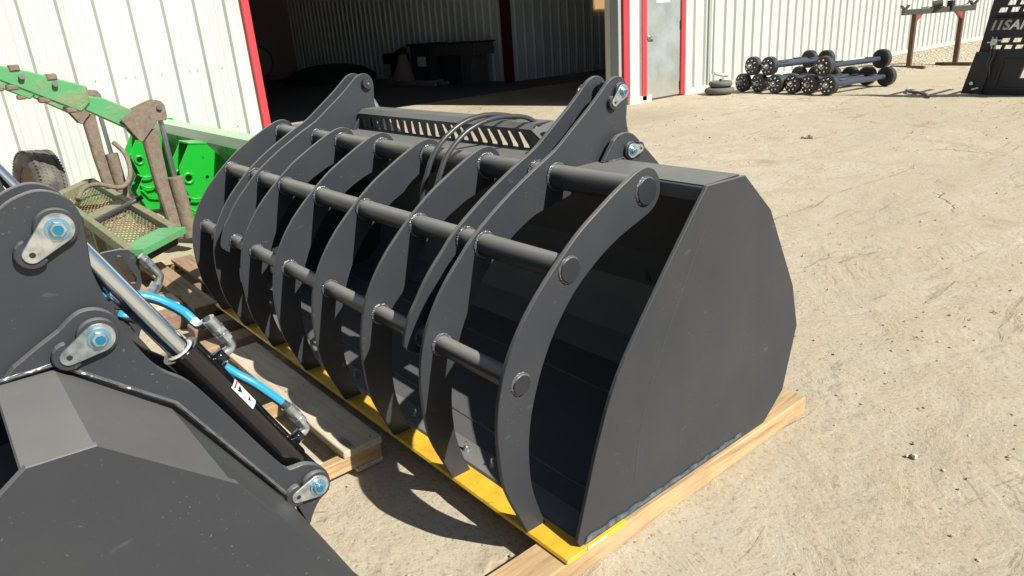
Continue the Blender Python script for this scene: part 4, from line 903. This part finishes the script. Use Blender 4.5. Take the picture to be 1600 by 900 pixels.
# ------------------------------------------------------------------ black attachment at the right edge
at = thing('bale_handler', 'tall black steel attachment with slots and white letters at the right edge', 'attachment', (-3.0, 12.6, G))
def relp(x, z): return (x+3.0, z-G)
def rect(x0, x1, z0, z1, sk=0.02): return [relp(x0, z0), relp(x1, z0), relp(x1+sk, z1), relp(x0+sk, z1)]
holes = []
for k in range(7):
    holes.append(rect(-2.90+k*0.165+0.02, -2.79+k*0.165+0.02, 1.30, 1.37)); holes.append(rect(-2.99+k*0.165, -2.88+k*0.165, 1.195, 1.265))
    if k: holes.append(rect(-2.91+(k-1)*0.165+0.02, -2.80+(k-1)*0.165+0.02, 0.735, 0.80))
    holes.append(rect(-2.98+k*0.15, -2.88+k*0.15, 0.635, 0.695))
MB().plate([relp(-3.18, 0.58), relp(-1.7, 0.58), relp(-1.62, 2.2), relp(-2.98, 2.2)], 0.0, 0.03, holes, 'y').obj('slotted_plate', M_attach, at)
MB().plate([relp(-3.34, G+0.01), relp(-3.04, G+0.01), relp(-2.91, 0.58), relp(-3.20, 0.60)], -0.06, -0.03, (), 'y').obj('wing_plate', M_attach, at, 0.004)
MB().plate([relp(-3.09, G+0.0), relp(-1.7, G+0.0), relp(-1.7, 0.579), relp(-2.95, 0.579)], 0.001, 0.08, [[relp(-2.55, 0.18), relp(-2.30, 0.18), relp(-2.26, 0.42), relp(-2.50, 0.42)]], 'y').obj('lower_frame', M_attach, at)
mb = MB()
for (x0, z0, x1, z1) in ((-2.87, 0.02, -2.80, 0.46), (-2.80, 0.46, -1.75, 0.47), (-2.87, 0.02, -1.75, 0.01)): mb.bar((x0+3, -0.015, z0-G), (x1+3, -0.015, z1-G), 0.03, 0.03)
mb.obj('frame_rib', M_attach, at); MB().box((0.0, -0.02, 1.245-G-0.12), (1.35, -0.0015, 1.26-G-0.12)).obj('shelf_lip', M_attach, at)
MB().box((-0.05, -0.06, 1.09-G), (1.35, -0.001, 1.11-G)).obj('shelf_lip', M_attach, at)
RX = Matrix.Rotation(math.pi/2, 4, 'X')
SH = Matrix.Identity(4); SH[0][1] = 0.28; ltr = mat('white_decal_letter', (0.8, 0.82, 0.84), 0.4)[0]; ltg = mat('grey_decal_letter', (0.42, 0.44, 0.46), 0.4)[0]
for ch, x, m_ in (('I', -3.02, ltg), ('I', -2.935, ltg), ('S', -2.835, ltg), ('A', -2.715, ltr), ('I', -2.62, ltr)):
    text_obj('letter', ch, 0.20, m_, at, Matrix.Translation((x+3.0, -0.004, 0.995-G)) @ RX @ SH, 0.002, 0.006)
vb = MB(); vb.box((0.0, -0.09, 0.70-G), (0.085, -0.031, 0.80-G)); vb.bar((-0.06, -0.06, 0.745-G), (0.0, -0.06, 0.745-G), 0.02, 0.02); vb.bar((0.085, -0.06, 0.77-G), (0.16, -0.06, 0.775-G), 0.02, 0.02)
for x in (0.015, 0.065): vb.cyl((x, -0.06, 0.64-G), (x, -0.06, 0.70-G), 0.012, n=8); vb.cyl((x, -0.06, 0.80-G), (x, -0.06, 0.83-G), 0.012, n=8)
vb.obj('valve_block', M_zinc, at)
for k in (0, 1): MB().tube(smooth_pts([(0.015+k*0.05, -0.06, 0.64-G), (0.02+k*0.045, -0.07, 0.52-G), (0.0+k*0.03, -0.08, 0.42-G), (0.02+k*0.02, -0.05, 0.30-G), (0.0+k*0.03, -0.03, 0.2-G)], 5), 0.014, 8).obj('hose', M_rubber, at)
MB().cyl((-0.19, -0.10, 0.10-G), (-0.19, -0.05, 0.10-G), 0.028, n=14).obj('bolt', M_zinc, at); MB().bar((-0.18, -0.08, 0.0-G), (-0.08, -0.08, 0.03-G), 0.015, 0.02).obj('bolt', M_zinc, at)
for x in (0.0, 1.2): MB().box((x, 0.081, 0), (x+0.08, 0.9, 0.08)).obj('rear_leg', M_attach, at)
for z in (0.35, 0.62, 0.90, 1.2, 1.5): MB().box((0.14, 0.082, z), (0.20, 1.0, z+0.05)).obj('shadow_bar', M_attach, at)  # added bars, hidden behind the plate, to cast stripes on the ground
o = MB().tube(smooth_pts([(-4.3, 12.75, G+0.03), (-4.15, 12.5, G+0.03), (-3.9, 12.35, G+0.03), (-3.7, 12.1, G+0.03), (-3.6, 11.9, G+0.02)], 6), 0.025, 8).obj('hose_length', M_rubber)
tag(o, 'grey hose lying on the dirt left of the slotted black attachment', 'hose')

# ------------------------------------------------------------------ working units -> metres
seen = set()
for o in bpy.data.objects:
    if o.type == 'MESH' and o.data.name not in seen:
        seen.add(o.data.name); o.data.transform(Matrix.Scale(S, 4)); o.data.update()
    if o.type in ('MESH', 'EMPTY'): o.location = o.location*S
